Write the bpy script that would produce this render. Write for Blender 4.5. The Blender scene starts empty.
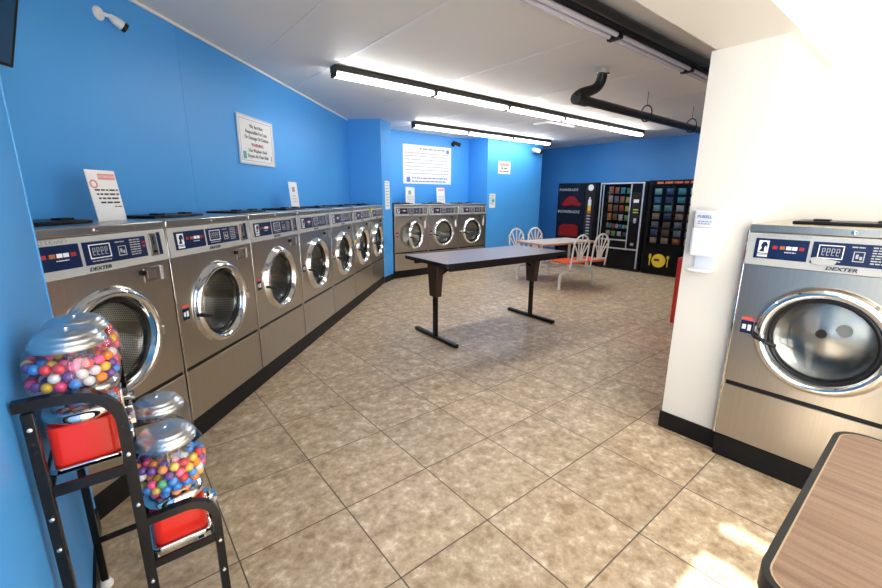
import bpy, math, random
from mathutils import Vector, Matrix
PI = math.pi
R2 = math.sqrt(2)
rnd = random.Random(7)
sc = bpy.context.scene
COL = sc.collection
CEIL = 2.56
TILE = 0.4572

# ------------------------------------------------------------------ materials
def nodes(name):
    m = bpy.data.materials.new(name); m.use_nodes = True
    nt = m.node_tree; nt.nodes.clear()
    out = nt.nodes.new('ShaderNodeOutputMaterial')
    return m, nt, out
def N(nt, t, **kw):
    n = nt.nodes.new(t)
    for k, v in kw.items():
        if k in n.inputs.keys(): n.inputs[k].default_value = v
        else: setattr(n, k, v)
    return n
def pbsdf(name, col, rough=0.5, metal=0.0, spec=0.5, noise=0.0, nscale=8.0, bump=0.0, bscale=60.0, emit=None, estr=0, coat=0.0, stretch=None):
    m, nt, out = nodes(name)
    b = N(nt, 'ShaderNodeBsdfPrincipled')
    b.inputs['Base Color'].default_value = (*col, 1)
    b.inputs['Roughness'].default_value = rough
    b.inputs['Metallic'].default_value = metal
    b.inputs['Specular IOR Level'].default_value = spec
    b.inputs['Coat Weight'].default_value = coat
    if emit:
        b.inputs['Emission Color'].default_value = (*emit, 1); b.inputs['Emission Strength'].default_value = estr
    nt.links.new(b.outputs[0], out.inputs[0])
    tc = N(nt, 'ShaderNodeTexCoord'); src = tc.outputs['Object']
    if stretch:
        mp = N(nt, 'ShaderNodeMapping'); mp.inputs['Scale'].default_value = stretch
        nt.links.new(src, mp.inputs[0]); src = mp.outputs[0]
    if noise:
        t = N(nt, 'ShaderNodeTexNoise', Scale=nscale, Detail=4.0)
        nt.links.new(src, t.inputs['Vector'])
        mx = N(nt, 'ShaderNodeMixRGB', blend_type='MIX')
        c2 = tuple(min(1, c * (1 + noise)) for c in col); c1 = tuple(c * (1 - noise) for c in col)
        mx.inputs[1].default_value = (*c1, 1); mx.inputs[2].default_value = (*c2, 1)
        nt.links.new(t.outputs[0], mx.inputs[0]); nt.links.new(mx.outputs[0], b.inputs['Base Color'])
    if bump:
        t2 = N(nt, 'ShaderNodeTexNoise', Scale=bscale, Detail=3.0)
        nt.links.new(src, t2.inputs['Vector'])
        bp = N(nt, 'ShaderNodeBump', Strength=bump, Distance=0.004)
        nt.links.new(t2.outputs[0], bp.inputs['Height']); nt.links.new(bp.outputs[0], b.inputs['Normal'])
    return m

M = {}
def mk(k, *a, **kw): M[k] = pbsdf(k, *a, **kw); return M[k]
mk('blue_paint', (0.066, 0.362, 0.87), 0.45, noise=0.04, nscale=2.0, bump=0.08, bscale=25)
mk('cream_paint', (0.78, 0.75, 0.685), 0.5, noise=0.02, nscale=2.0, bump=0.05, bscale=25)
mk('ceiling_paint', (0.90, 0.88, 0.83), 0.58, noise=0.03, nscale=1.5, bump=0.05, bscale=5)
mk('ceiling_batten', (0.93, 0.92, 0.90), 0.35)
mk('black_rubber', (0.006, 0.006, 0.007), 0.45, spec=0.25, noise=0.3, nscale=12, bump=0.2, bscale=18)
mk('steel', (0.53, 0.495, 0.435), 0.30, metal=1.0, noise=0.10, nscale=3.0, stretch=(40, 40, 0.6), bump=0.03, bscale=3)
mk('steel_dark', (0.36, 0.33, 0.29), 0.32, metal=1.0, noise=0.06, nscale=3.0, stretch=(40, 40, 0.6))
mk('chrome', (0.86, 0.86, 0.85), 0.06, metal=1.0)
mk('gasket', (0.006, 0.006, 0.007), 0.35, spec=0.3)
mk('grey_panel', (0.42, 0.43, 0.43), 0.4, noise=0.03)
mk('navy', (0.006, 0.016, 0.065), 0.3, spec=0.35)
mk('white_ink', (0.82, 0.84, 0.88), 0.5)
mk('grey_ink', (0.33, 0.35, 0.38), 0.5)
mk('dark_ink', (0.02, 0.022, 0.03), 0.5)
mk('red_ink', (0.35, 0.02, 0.02), 0.45)
mk('orange_ink', (0.40, 0.13, 0.04), 0.45)
mk('display_glass', (0.02, 0.025, 0.05), 0.12)
mk('paper', (0.84, 0.86, 0.88), 0.5)
mk('paper_cream', (0.72, 0.76, 0.70), 0.5)
mk('yellow_tape', (0.75, 0.7, 0.05), 0.5)
mk('sticker_red', (0.75, 0.10, 0.08), 0.5)
mk('pink_ink', (0.78, 0.30, 0.30), 0.5)
mk('teal_ink', (0.05, 0.45, 0.45), 0.5)
mk('blue_ink', (0.12, 0.22, 0.55), 0.5)
mk('black_metal', (0.004, 0.004, 0.005), 0.22, spec=0.35, noise=0.2, nscale=20)
mk('black_plastic', (0.008, 0.008, 0.009), 0.4, spec=0.3)
mk('fixture_black', (0.008, 0.008, 0.009), 0.5)
mk('pipe_black', (0.006, 0.007, 0.007), 0.35)
mk('white_plastic', (0.86, 0.87, 0.89), 0.3)
mk('white_enamel', (0.80, 0.80, 0.76), 0.35)
mk('red_plastic', (0.72, 0.026, 0.016), 0.22)
mk('red_cabinet_paint', (0.72, 0.03, 0.02), 0.35)
mk('orange_seat', (0.80, 0.10, 0.04), 0.35)
mk('walnut', (0.032, 0.014, 0.010), 0.4, noise=0.3, nscale=4, stretch=(20, 20, 1))
mk('wood_edge', (0.55, 0.27, 0.12), 0.4)
mk('bistro_laminate', (0.62, 0.56, 0.50), 0.3, noise=0.06, nscale=30)
mk('table_laminate', (0.21, 0.150, 0.132), 0.32, noise=0.12, nscale=40)
mk('vend_black', (0.004, 0.0045, 0.006), 0.25, spec=0.2)
mk('vend_inner', (0.012, 0.012, 0.014), 0.6, spec=0.2)
mk('silver_trim', (0.60, 0.62, 0.66), 0.35, metal=0.8)
mk('tube_off', (0.74, 0.72, 0.80), 0.25)
mk('tube_lit', (0.95, 0.95, 0.95), 0.3, emit=(1.0, 0.99, 0.95), estr=19.0)
mk('screen', (0.02, 0.07, 0.16), 0.12)
mk('vend_red', (0.22, 0.008, 0.006), 0.4, spec=0.2)
mk('yellow_ink', (0.80, 0.55, 0.03), 0.45)
mk('amber_ink', (0.55, 0.12, 0.03), 0.45)
mk('molding_lip', (0.40, 0.29, 0.17), 0.4)
mk('outside_ground', (0.35, 0.34, 0.32), 0.9)
mk('globe_chrome', (0.66, 0.68, 0.70), 0.33, metal=1.0, noise=0.12, nscale=25, bump=0.35, bscale=60)

def glass(name, tint=(1, 1, 1), gl=0.12, rough=0.02):
    m, nt, out = nodes(name)
    t = N(nt, 'ShaderNodeBsdfTransparent'); t.inputs[0].default_value = (*tint, 1)
    g = N(nt, 'ShaderNodeBsdfGlossy'); g.inputs['Roughness'].default_value = rough
    lw = N(nt, 'ShaderNodeLayerWeight', Blend=0.5); pw = N(nt, 'ShaderNodeMath', operation='POWER'); pw.inputs[1].default_value = 4.0; nt.links.new(lw.outputs['Facing'], pw.inputs[0])
    ad = N(nt, 'ShaderNodeMath', operation='MULTIPLY_ADD'); ad.inputs[1].default_value = 0.75; ad.inputs[2].default_value = gl
    ad.use_clamp = True
    mx = N(nt, 'ShaderNodeMixShader')
    nt.links.new(pw.outputs[0], ad.inputs[0]); nt.links.new(ad.outputs[0], mx.inputs[0])
    nt.links.new(t.outputs[0], mx.inputs[1]); nt.links.new(g.outputs[0], mx.inputs[2]); nt.links.new(mx.outputs[0], out.inputs[0])
    M[name] = m
glass('globe_glass', (0.95, 0.96, 0.97), 0.06)
glass('door_glass', (0.80, 0.82, 0.82), 0.06)
glass('vend_glass', (0.80, 0.82, 0.84), 0.02)
glass('window_glass', (0.97, 0.98, 0.98), 0.02)

def floor_mat():
    m, nt, out = nodes('floor_tile')
    L = nt.links.new
    tc = N(nt, 'ShaderNodeTexCoord'); sep = N(nt, 'ShaderNodeSeparateXYZ'); L(tc.outputs['Object'], sep.inputs[0])
    def cell(o, off):
        a = N(nt, 'ShaderNodeMath', operation='MULTIPLY_ADD'); a.inputs[1].default_value = 1 / TILE; a.inputs[2].default_value = off
        L(sep.outputs[o], a.inputs[0])
        f = N(nt, 'ShaderNodeMath', operation='FRACT'); L(a.outputs[0], f.inputs[0])
        fl = N(nt, 'ShaderNodeMath', operation='FLOOR'); L(a.outputs[0], fl.inputs[0])
        p = N(nt, 'ShaderNodeMath', operation='PINGPONG'); p.inputs[1].default_value = 0.5; L(a.outputs[0], p.inputs[0])
        return fl, p
    fx, px = cell('X', 20 - 0.486); fy, py = cell('Y', 20 - 0.356)
    mn = N(nt, 'ShaderNodeMath', operation='MINIMUM'); L(px.outputs[0], mn.inputs[0]); L(py.outputs[0], mn.inputs[1])
    g = N(nt, 'ShaderNodeMapRange'); g.inputs['From Min'].default_value = 0.0035; g.inputs['From Max'].default_value = 0.0085
    L(mn.outputs[0], g.inputs['Value'])
    cb = N(nt, 'ShaderNodeCombineXYZ'); L(fx.outputs[0], cb.inputs[0]); L(fy.outputs[0], cb.inputs[1])
    wn = N(nt, 'ShaderNodeTexWhiteNoise'); L(cb.outputs[0], wn.inputs['Vector'])
    off = N(nt, 'ShaderNodeVectorMath', operation='SCALE'); off.inputs['Scale'].default_value = 30; L(wn.outputs['Color'], off.inputs[0])
    add = N(nt, 'ShaderNodeVectorMath', operation='ADD'); L(tc.outputs['Object'], add.inputs[0]); L(off.outputs[0], add.inputs[1])
    n1 = N(nt, 'ShaderNodeTexNoise', Scale=13.0, Detail=7.0, Roughness=0.68, Distortion=0.15); L(add.outputs[0], n1.inputs['Vector'])
    n2 = N(nt, 'ShaderNodeTexNoise', Scale=34.0, Detail=4.0, Roughness=0.6); L(add.outputs[0], n2.inputs['Vector'])
    cr = N(nt, 'ShaderNodeValToRGB'); e = cr.color_ramp.elements
    e[0].position = 0.33; e[0].color = (0.36, 0.245, 0.145, 1)
    e[1].position = 0.66; e[1].color = (0.82, 0.695, 0.52, 1)
    x = e.new(0.45); x.color = (0.51, 0.372, 0.232, 1)
    x = e.new(0.56); x.color = (0.62, 0.478, 0.322, 1)
    mixf = N(nt, 'ShaderNodeMath', operation='MULTIPLY_ADD'); mixf.inputs[1].default_value = 0.5; L(n2.outputs[0], mixf.inputs[0])
    sub = N(nt, 'ShaderNodeMath', operation='MULTIPLY_ADD'); sub.inputs[1].default_value = 0.9; sub.inputs[2].default_value = -0.205
    L(n1.outputs[0], sub.inputs[0]); L(sub.outputs[0], mixf.inputs[2])
    L(mixf.outputs[0], cr.inputs[0])
    hsv = N(nt, 'ShaderNodeHueSaturation'); v = N(nt, 'ShaderNodeMapRange'); v.inputs['To Min'].default_value = 0.93; v.inputs['To Max'].default_value = 1.06
    L(wn.outputs['Value'], v.inputs['Value']); L(v.outputs[0], hsv.inputs['Value']); L(cr.outputs[0], hsv.inputs['Color'])
    mx = N(nt, 'ShaderNodeMixRGB'); mx.inputs[1].default_value = (0.10, 0.072, 0.05, 1); L(g.outputs[0], mx.inputs[0]); L(hsv.outputs[0], mx.inputs[2])
    b = N(nt, 'ShaderNodeBsdfPrincipled'); b.inputs['Specular IOR Level'].default_value = 0.45
    L(mx.outputs[0], b.inputs['Base Color'])
    rr = N(nt, 'ShaderNodeMapRange'); rr.inputs['To Min'].default_value = 0.30; rr.inputs['To Max'].default_value = 0.48; L(n2.outputs[0], rr.inputs['Value']); L(rr.outputs[0], b.inputs['Roughness'])
    bp = N(nt, 'ShaderNodeBump', Strength=0.5, Distance=0.002); L(g.outputs[0], bp.inputs['Height']); L(bp.outputs[0], b.inputs['Normal'])
    L(b.outputs[0], out.inputs[0]); M['floor_tile'] = m
floor_mat()

def drum_mat():
    m, nt, out = nodes('perforated_steel'); L = nt.links.new
    tc = N(nt, 'ShaderNodeTexCoord')
    v = N(nt, 'ShaderNodeTexVoronoi', Scale=85.0); v.inputs['Randomness'].default_value = 0.0
    L(tc.outputs['UV'], v.inputs['Vector'])
    r = N(nt, 'ShaderNodeMapRange'); r.inputs['From Min'].default_value = 0.22; r.inputs['From Max'].default_value = 0.34; L(v.outputs['Distance'], r.inputs['Value'])
    mx = N(nt, 'ShaderNodeMixRGB'); mx.inputs[1].default_value = (0.02, 0.02, 0.02, 1); mx.inputs[2].default_value = (0.78, 0.78, 0.75, 1); L(r.outputs[0], mx.inputs[0])
    b = N(nt, 'ShaderNodeBsdfPrincipled'); b.inputs['Metallic'].default_value = 1; b.inputs['Roughness'].default_value = 0.3
    L(mx.outputs[0], b.inputs['Base Color']); L(b.outputs[0], out.inputs[0]); M['perforated_steel'] = m
drum_mat()

def wood_mat():
    m, nt, out = nodes('brown_laminate'); L = nt.links.new
    tc = N(nt, 'ShaderNodeTexCoord'); mp = N(nt, 'ShaderNodeMapping'); mp.inputs['Scale'].default_value = (70, 2.2, 1); L(tc.outputs['Object'], mp.inputs[0])
    n = N(nt, 'ShaderNodeTexNoise', Scale=1.0, Detail=5.0, Roughness=0.6); L(mp.outputs[0], n.inputs['Vector'])
    n2 = N(nt, 'ShaderNodeTexNoise', Scale=220.0, Detail=2.0); L(tc.outputs['Object'], n2.inputs['Vector'])
    a = N(nt, 'ShaderNodeMath', operation='MULTIPLY_ADD'); a.inputs[1].default_value = 0.25; L(n2.outputs[0], a.inputs[0]); L(n.outputs[0], a.inputs[2])
    cr = N(nt, 'ShaderNodeValToRGB'); e = cr.color_ramp.elements
    e[0].position = 0.42; e[0].color = (0.15, 0.08, 0.045, 1); e[1].position = 0.78; e[1].color = (0.27, 0.165, 0.105, 1)
    L(a.outputs[0], cr.inputs[0])
    b = N(nt, 'ShaderNodeBsdfPrincipled'); b.inputs['Roughness'].default_value = 0.42; L(cr.outputs[0], b.inputs['Base Color']); L(b.outputs[0], out.inputs[0])
    M['brown_laminate'] = m
wood_mat()

# ------------------------------------------------------------------ mesh helpers
class MB:
    def __init__(s): s.v = []; s.f = []; s.uv = None
    def add(s, vs, fs):
        o = len(s.v); s.v += [tuple(p) for p in vs]; s.f += [tuple(i + o for i in f) for f in fs]; return s
    def box(s, x0, x1, y0, y1, z0, z1):
        return s.add([(x0, y0, z0), (x1, y0, z0), (x1, y1, z0), (x0, y1, z0), (x0, y0, z1), (x1, y0, z1), (x1, y1, z1), (x0, y1, z1)],
                     [(0, 3, 2, 1), (4, 5, 6, 7), (0, 1, 5, 4), (1, 2, 6, 5), (2, 3, 7, 6), (3, 0, 4, 7)])
    def prism(s, pts, z0, z1):      # polygon (ccw) extruded in z
        n = len(pts); vs = [(x, y, z0) for x, y in pts] + [(x, y, z1) for x, y in pts]
        fs = [tuple(range(n - 1, -1, -1)), tuple(range(n, 2 * n))] + [(i, (i + 1) % n, n + (i + 1) % n, n + i) for i in range(n)]
        return s.add(vs, fs)
    def prism_y(s, pts, y0, y1):    # polygon in xz (ccw seen from -y) extruded in y
        n = len(pts); vs = [(x, y0, z) for x, z in pts] + [(x, y1, z) for x, z in pts]
        fs = [tuple(range(n)), tuple(range(2 * n - 1, n - 1, -1))] + [(i, n + i, n + (i + 1) % n, (i + 1) % n) for i in range(n)]
        return s.add(vs, fs)
    def ring(s, prof, c, axis='y', n=48, closed=False, cap0=False, cap1=False, a0=0, a1=2 * PI):
        # lathe of (r, h) profile; axis y: h along y about c; axis z: h along z
        vs = []; k = len(prof)
        for i in range(n):
            a = a0 + (a1 - a0) * i / n
            for r, h in prof:
                if axis == 'y': vs.append((c[0] + r * math.cos(a), c[1] + h, c[2] + r * math.sin(a)))
                else: vs.append((c[0] + r * math.cos(a), c[1] + r * math.sin(a), c[2] + h))
        fs = []
        for i in range(n):
            j = (i + 1) % n
            for q in range(k if closed else k - 1):
                w = (q + 1) % k
                f = (i * k + q, j * k + q, j * k + w, i * k + w)
                fs.append(f if axis == 'z' else f[::-1])
        if cap0: fs.append(tuple(i * k for i in (range(n - 1, -1, -1) if axis == 'z' else range(n))))
        if cap1: fs.append(tuple(i * k + k - 1 for i in (range(n) if axis == 'z' else range(n - 1, -1, -1))))
        return s.add(vs, fs)
    def tube(s, path, r, n=12, cap=True, sq=False):
        P = [Vector(p) for p in path]; k = 4 if sq else n; rings = []; prev = None
        for i, p in enumerate(P):
            t = (P[min(i + 1, len(P) - 1)] - P[max(i - 1, 0)]).normalized()
            if prev is None:
                up = Vector((0, 0, 1)) if abs(t.z) < 0.9 else Vector((0, 1, 0))
                a = t.cross(up).normalized()
            else: a = (prev - t * prev.dot(t)).normalized()
            prev = a; b = t.cross(a)
            for q in range(k):
                an = 2 * PI * (q + (0.5 if sq else 0)) / k; rr = r * (R2 if sq else 1)
                rings.append(p + a * rr * math.cos(an) + b * rr * math.sin(an))
        fs = []
        for i in range(len(P) - 1):
            for q in range(k):
                w = (q + 1) % k; fs.append((i * k + q, i * k + w, (i + 1) * k + w, (i + 1) * k + q))
        if cap: fs.append(tuple(range(k - 1, -1, -1))); fs.append(tuple((len(P) - 1) * k + q for q in range(k)))
        return s.add(rings, fs)
    def sphere(s, c, r, n=16, m=10, sz=1.0):
        vs = [(c[0], c[1], c[2] - r * sz)]
        for i in range(1, m):
            t = PI * i / m - PI / 2
            for j in range(n):
                a = 2 * PI * j / n
                vs.append((c[0] + r * math.cos(t) * math.cos(a), c[1] + r * math.cos(t) * math.sin(a), c[2] + r * sz * math.sin(t)))
        vs.append((c[0], c[1], c[2] + r * sz)); fs = []
        for j in range(n): fs.append((0, 1 + (j + 1) % n, 1 + j))
        for i in range(m - 2):
            for j in range(n):
                a = 1 + i * n + j; b = 1 + i * n + (j + 1) % n; fs.append((a, b, b + n, a + n))
        l = len(vs) - 1
        for j in range(n): fs.append((l, 1 + (m - 2) * n + j, 1 + (m - 2) * n + (j + 1) % n))
        return s.add(vs, fs)
    def mesh(s, name, mat, smooth=35):
        me = bpy.data.meshes.new(name); me.from_pydata(s.v, [], s.f); me.update()
        me.materials.append(M[mat] if isinstance(mat, str) else mat)
        if smooth:
            me.polygons.foreach_set('use_smooth', [True] * len(me.polygons)); me.set_sharp_from_angle(angle=math.radians(smooth))
        return me
    def build(s, name, mat, parent=None, bevel=0, smooth=35, loc=None):
        o = bpy.data.objects.new(name, s.mesh(name, mat, smooth)); COL.objects.link(o)
        if parent: o.parent = parent
        if loc: o.location = loc
        if bevel:
            b = o.modifiers.new('bevel', 'BEVEL'); b.width = bevel; b.segments = 2; b.limit_method = 'ANGLE'; b.angle_limit = math.radians(50)
        return o
def B(*a): return MB().box(*a)
def empty(name, label, cat, loc=(0, 0, 0), rz=0, group=None):
    o = bpy.data.objects.new(name, None); COL.objects.link(o); o.location = loc; o.rotation_euler = (0, 0, rz)
    o.empty_display_size = 0.1
    return tag(o, label, cat, group)
def tag(o, label, cat, group=None):
    o['label'] = label; o['category'] = cat
    if group: o['group'] = group
    return o
def struct(o): o['kind'] = 'structure'; return o
def copy_tree(o, parent=None):
    c = o.copy(); COL.objects.link(c)
    if parent: c.parent = parent
    for ch in [x for x in o.children]: copy_tree(ch, c)
    return c
def text(s, size, mat, parent, loc, rot=(PI / 2, 0, 0), name='lettering', align='CENTER', sx=1.0, shear=0.0, depth=0.0006, spacing=1.0, bold=0.0):
    cu = bpy.data.curves.new('txt', 'FONT'); cu.body = s; cu.size = size; cu.align_x = align; cu.align_y = 'CENTER'
    cu.extrude = depth; cu.shear = shear; cu.space_character = spacing; cu.offset = bold; cu.resolution_u = 2
    t = bpy.data.objects.new('txt', cu); COL.objects.link(t)
    bpy.context.view_layer.update()
    me = bpy.data.meshes.new_from_object(t.evaluated_get(bpy.context.evaluated_depsgraph_get()))
    bpy.data.objects.remove(t); bpy.data.curves.remove(cu)
    me.materials.clear(); me.materials.append(M[mat])
    o = bpy.data.objects.new(name, me); COL.objects.link(o); o.parent = parent; o.location = loc; o.rotation_euler = rot; o.scale = (sx, 1, 1)
    return o
def wordbars(mb, x0, x1, z, h, y, seed=0, fill=1.0, K=1.0):
    r = random.Random(seed); x = x0
    while x < x0 + (x1 - x0) * fill - h:
        w = min(r.uniform(1.5, 5) * h, x1 - x)
        mb.box(x * K, (x + w) * K, y - 0.0008, y, z - h / 2, z + h / 2); x += w + h * 0.8
    return mb
def LW(s, d, z=0): return Vector(((s + d) / R2, (s - d) / R2, z))

# ------------------------------------------------------------------ room shell
def wall_poly(name, pts, z0, z1, mat): return struct(MB().prism(pts, z0, z1).build(name, mat, smooth=0))
ROOM = [(-0.34, -2.4), (9.0, -2.4), (9.0, 7.4), (1.2, 7.4), (-1.95, 1.4), (-0.34, 1.4)]
struct(MB().prism(ROOM, -0.1, 0).build('floor', 'floor_tile', smooth=0))
struct(MB().prism(ROOM, CEIL, CEIL + 0.1).build('ceiling', 'ceiling_paint', smooth=0))
WD = -2.18
def lp(s, d): v = LW(s, d); return (v.x, v.y)
wall_poly('wall_light_block', [(-1.8, 1.4), (-0.33, 1.4), (-0.33, 1.5), (-1.7, 1.5)], 0, CEIL, 'blue_paint')  # unseen wall added to keep outside light off the left wall
wall_poly('wall_left', [lp(-0.2, WD), lp(6.57, WD), lp(6.57, WD - .12), lp(-0.2, WD - .12)], 0, CEIL, 'blue_paint')
wall_poly('wall_corner', [lp(6.575, WD - .12), lp(6.575, -1.655), (3.80, 6.04), (3.80, 6.75), (3.3, 6.9)], 0, CEIL, 'blue_paint')
wall_poly('wall_back', [(3.80, 6.60), (6.04, 6.60), (6.04, 6.75), (3.80, 6.75)], 0, CEIL, 'blue_paint')
wall_poly('wall_alcove', [(6.04, 6.05), (7.73, 6.05), (7.73, 7.1), (6.04, 7.1)], 0, CEIL, 'blue_paint')
wall_poly('wall_far', [(7.73, 7.0), (8.87, 7.0), (8.87, 7.12), (7.73, 7.12)], 0, CEIL, 'blue_paint')
wall_poly('wall_right', [(8.75, 0.5), (8.87, 0.5), (8.87, 7.0), (8.75, 7.0)], 0, CEIL, 'blue_paint')
wall_poly('wall_side', [(3.485, 0.48), (8.75, 0.48), (8.75, 0.6), (3.485, 0.6)], 0, CEIL, 'cream_paint')
wall_poly('wall_cream', [(3.36, -2.2), (3.48, -2.2), (3.48, 0.655), (3.36, 0.655)], 0, CEIL, 'cream_paint')
# column (end of the partition beside the right washer) and the beam above it
wall_poly('wall_partition', [(2.545, 0.655), (3.36, 0.655), (3.36, 0.955), (2.545, 0.955)], 0, 2.13, 'cream_paint')
struct(B(-0.21, 3.36, 0.60, 0.930, 2.13, CEIL).build('wall_beam', 'cream_paint', smooth=0))
struct(B(2.549, 3.36, 0.648, 0.655, 2.105, 2.13).build('trim_1', 'cream_paint'))
# near blue wall with an unseen sidelight, added and sized to shape the sun patch
NX0, NX1 = -0.33, -0.21
wl = MB()
wl.box(NX0, NX1, 0.41, 2.10, 0, CEIL)
wl.box(NX0, NX1, -0.4, 0.12, 0, CEIL); wl.box(NX0, NX1, -2.2, -2.0, 0, CEIL); wl.box(NX0, NX1, -2.0, -0.4, 0, 0.3); wl.box(NX0, NX1, -2.0, -0.4, 2.35, CEIL)
wl.box(NX0, NX1, 0.12, 0.41, 2.235, 2.297); wl.box(NX0, NX1, 0.12, 0.41, 2.508, CEIL); wl.box(NX0, NX1, 0.12, 0.41, 0, 0.3)
struct(wl.build('wall_near', 'blue_paint', smooth=0))
struct(B(-0.272, -0.268, 0.12, 0.41, 0.3, 2.508).build('window_sun_shaper', 'window_glass', smooth=0))
struct(B(-0.272, -0.268, -2.0, -0.4, 0.3, 2.35).build('window_3', 'window_glass', smooth=0))
# storefront wall behind the camera
WX0, WX1, WZ0, WZ1 = 0.25, 3.1, 0.35, 2.35
wf = MB()
wf.box(-0.33, WX0, -2.32, -2.2, 0, CEIL); wf.box(WX1, 3.48, -2.32, -2.2, 0, CEIL)
wf.box(WX0, WX1, -2.32, -2.2, 0, WZ0); wf.box(WX0, WX1, -2.32, -2.2, WZ1, CEIL)
struct(wf.build('wall_front', 'cream_paint', smooth=0))
struct(B(WX0, WX1, -2.272, -2.268, WZ0, WZ1).build('window_1', 'window_glass', smooth=0))
fr = MB()
for x in (WX0, 1.18, 2.12, WX1 - 0.05): fr.box(x, x + 0.05, -2.3, -2.22, WZ0, WZ1)
fr.box(WX0, WX1, -2.3, -2.22, WZ0, WZ0 + 0.05); fr.box(WX0, WX1, -2.3, -2.22, WZ1 - 0.05, WZ1)
struct(fr.build('trim_2', 'silver_trim'))
# ceiling battens (panel joints)
nb = 3
for x in (1.22, 1.82, 3.0, 4.2, 5.4, 6.6, 7.8):
    w = 0.005 if x in (1.22,) else 0.016
    struct(B(x - w, x + w, -2.0 if x < 3.3 else 0.6, min(8.0, x + 3.06 if x < 3.7 else 6.58), CEIL - 0.0025, CEIL).build('trim_%d' % nb, 'ceiling_batten', bevel=0.001)); nb += 1
for a, b in ((LW(0.1, WD), LW(6.57, WD)),):
    m = MB(); n_ = Vector((1, -1, 0)).normalized()
    m.add([a, b, b + n_ * .016, a + n_ * .016] + [p + Vector((0, 0, .016)) for p in (a, b, b + n_ * .016, a + n_ * .016)],
          [(3, 2, 1, 0), (4, 5, 6, 7), (0, 1, 5, 4), (1, 2, 6, 5), (2, 3, 7, 6), (3, 0, 4, 7)])
    struct(m.build('trim_%d' % nb, 'ceiling_batten', loc=(0, 0, CEIL - 0.018))); nb += 1
# corner bead on near wall
struct(B(-0.214, -0.206, 2.086, 2.104, 0, CEIL).build('trim_%d' % nb, pbsdf('pale_blue_edge', (0.10, 0.42, 0.88), 0.4), bevel=0.002)); nb += 1
# panel seams on left wall
for s_ in (2.97,):
    p = LW(s_, WD + 0.001); o = struct(B(-0.003, 0.003, -0.0006, 0.001, 0, CEIL).build('trim_%d' % nb, 'blue_paint', loc=p)); o.rotation_euler.z = PI / 4; nb += 1
# black plinths and baseboards
PL = 0.13
def pbox(name, s0, s1, d0, d1, z1, mat='black_rubber'):
    return struct(MB().prism([lp(s0, d1), lp(s1, d1), lp(s1, d0), lp(s0, d0)], 0, z1).build(name, mat, bevel=0.006))
pbox('baseboard_left', 1.0, 6.57, WD, -1.655, PL)
struct(B(3.81, 6.035, 6.03, 6.6, 0, PL).build('baseboard_back', 'black_rubber', bevel=0.006))
struct(B(2.485, 3.355, -0.9, 0.645, 0, PL).build('baseboard_right', 'black_rubber', bevel=0.006))
struct(B(2.535, 2.545, 0.65, 0.962, 0, 0.105).build('baseboard_column', 'black_rubber'))
struct(B(2.545, 3.36, 0.955, 0.962, 0, 0.105).build('baseboard_partition', 'black_rubber'))
bm_ = MB(); A_ = lp(6.575, -1.648); bm_.prism([A_, (3.805, 6.028), (3.80, 6.04), lp(6.575, -1.655)], 0, 0.10)
struct(bm_.build('baseboard_corner', 'black_rubber'))
struct(B(6.04, 7.74, 6.035, 6.05, 0, 0.15).build('baseboard_alcove', 'black_rubber'))
struct(B(-0.21, -0.20, 0.45, 2.09, 0, 0.10).build('baseboard_near', 'black_rubber'))
struct(B(-30, 30, -30, -2.4, -0.15, -0.1).build('ground', 'outside_ground', smooth=0))

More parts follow.
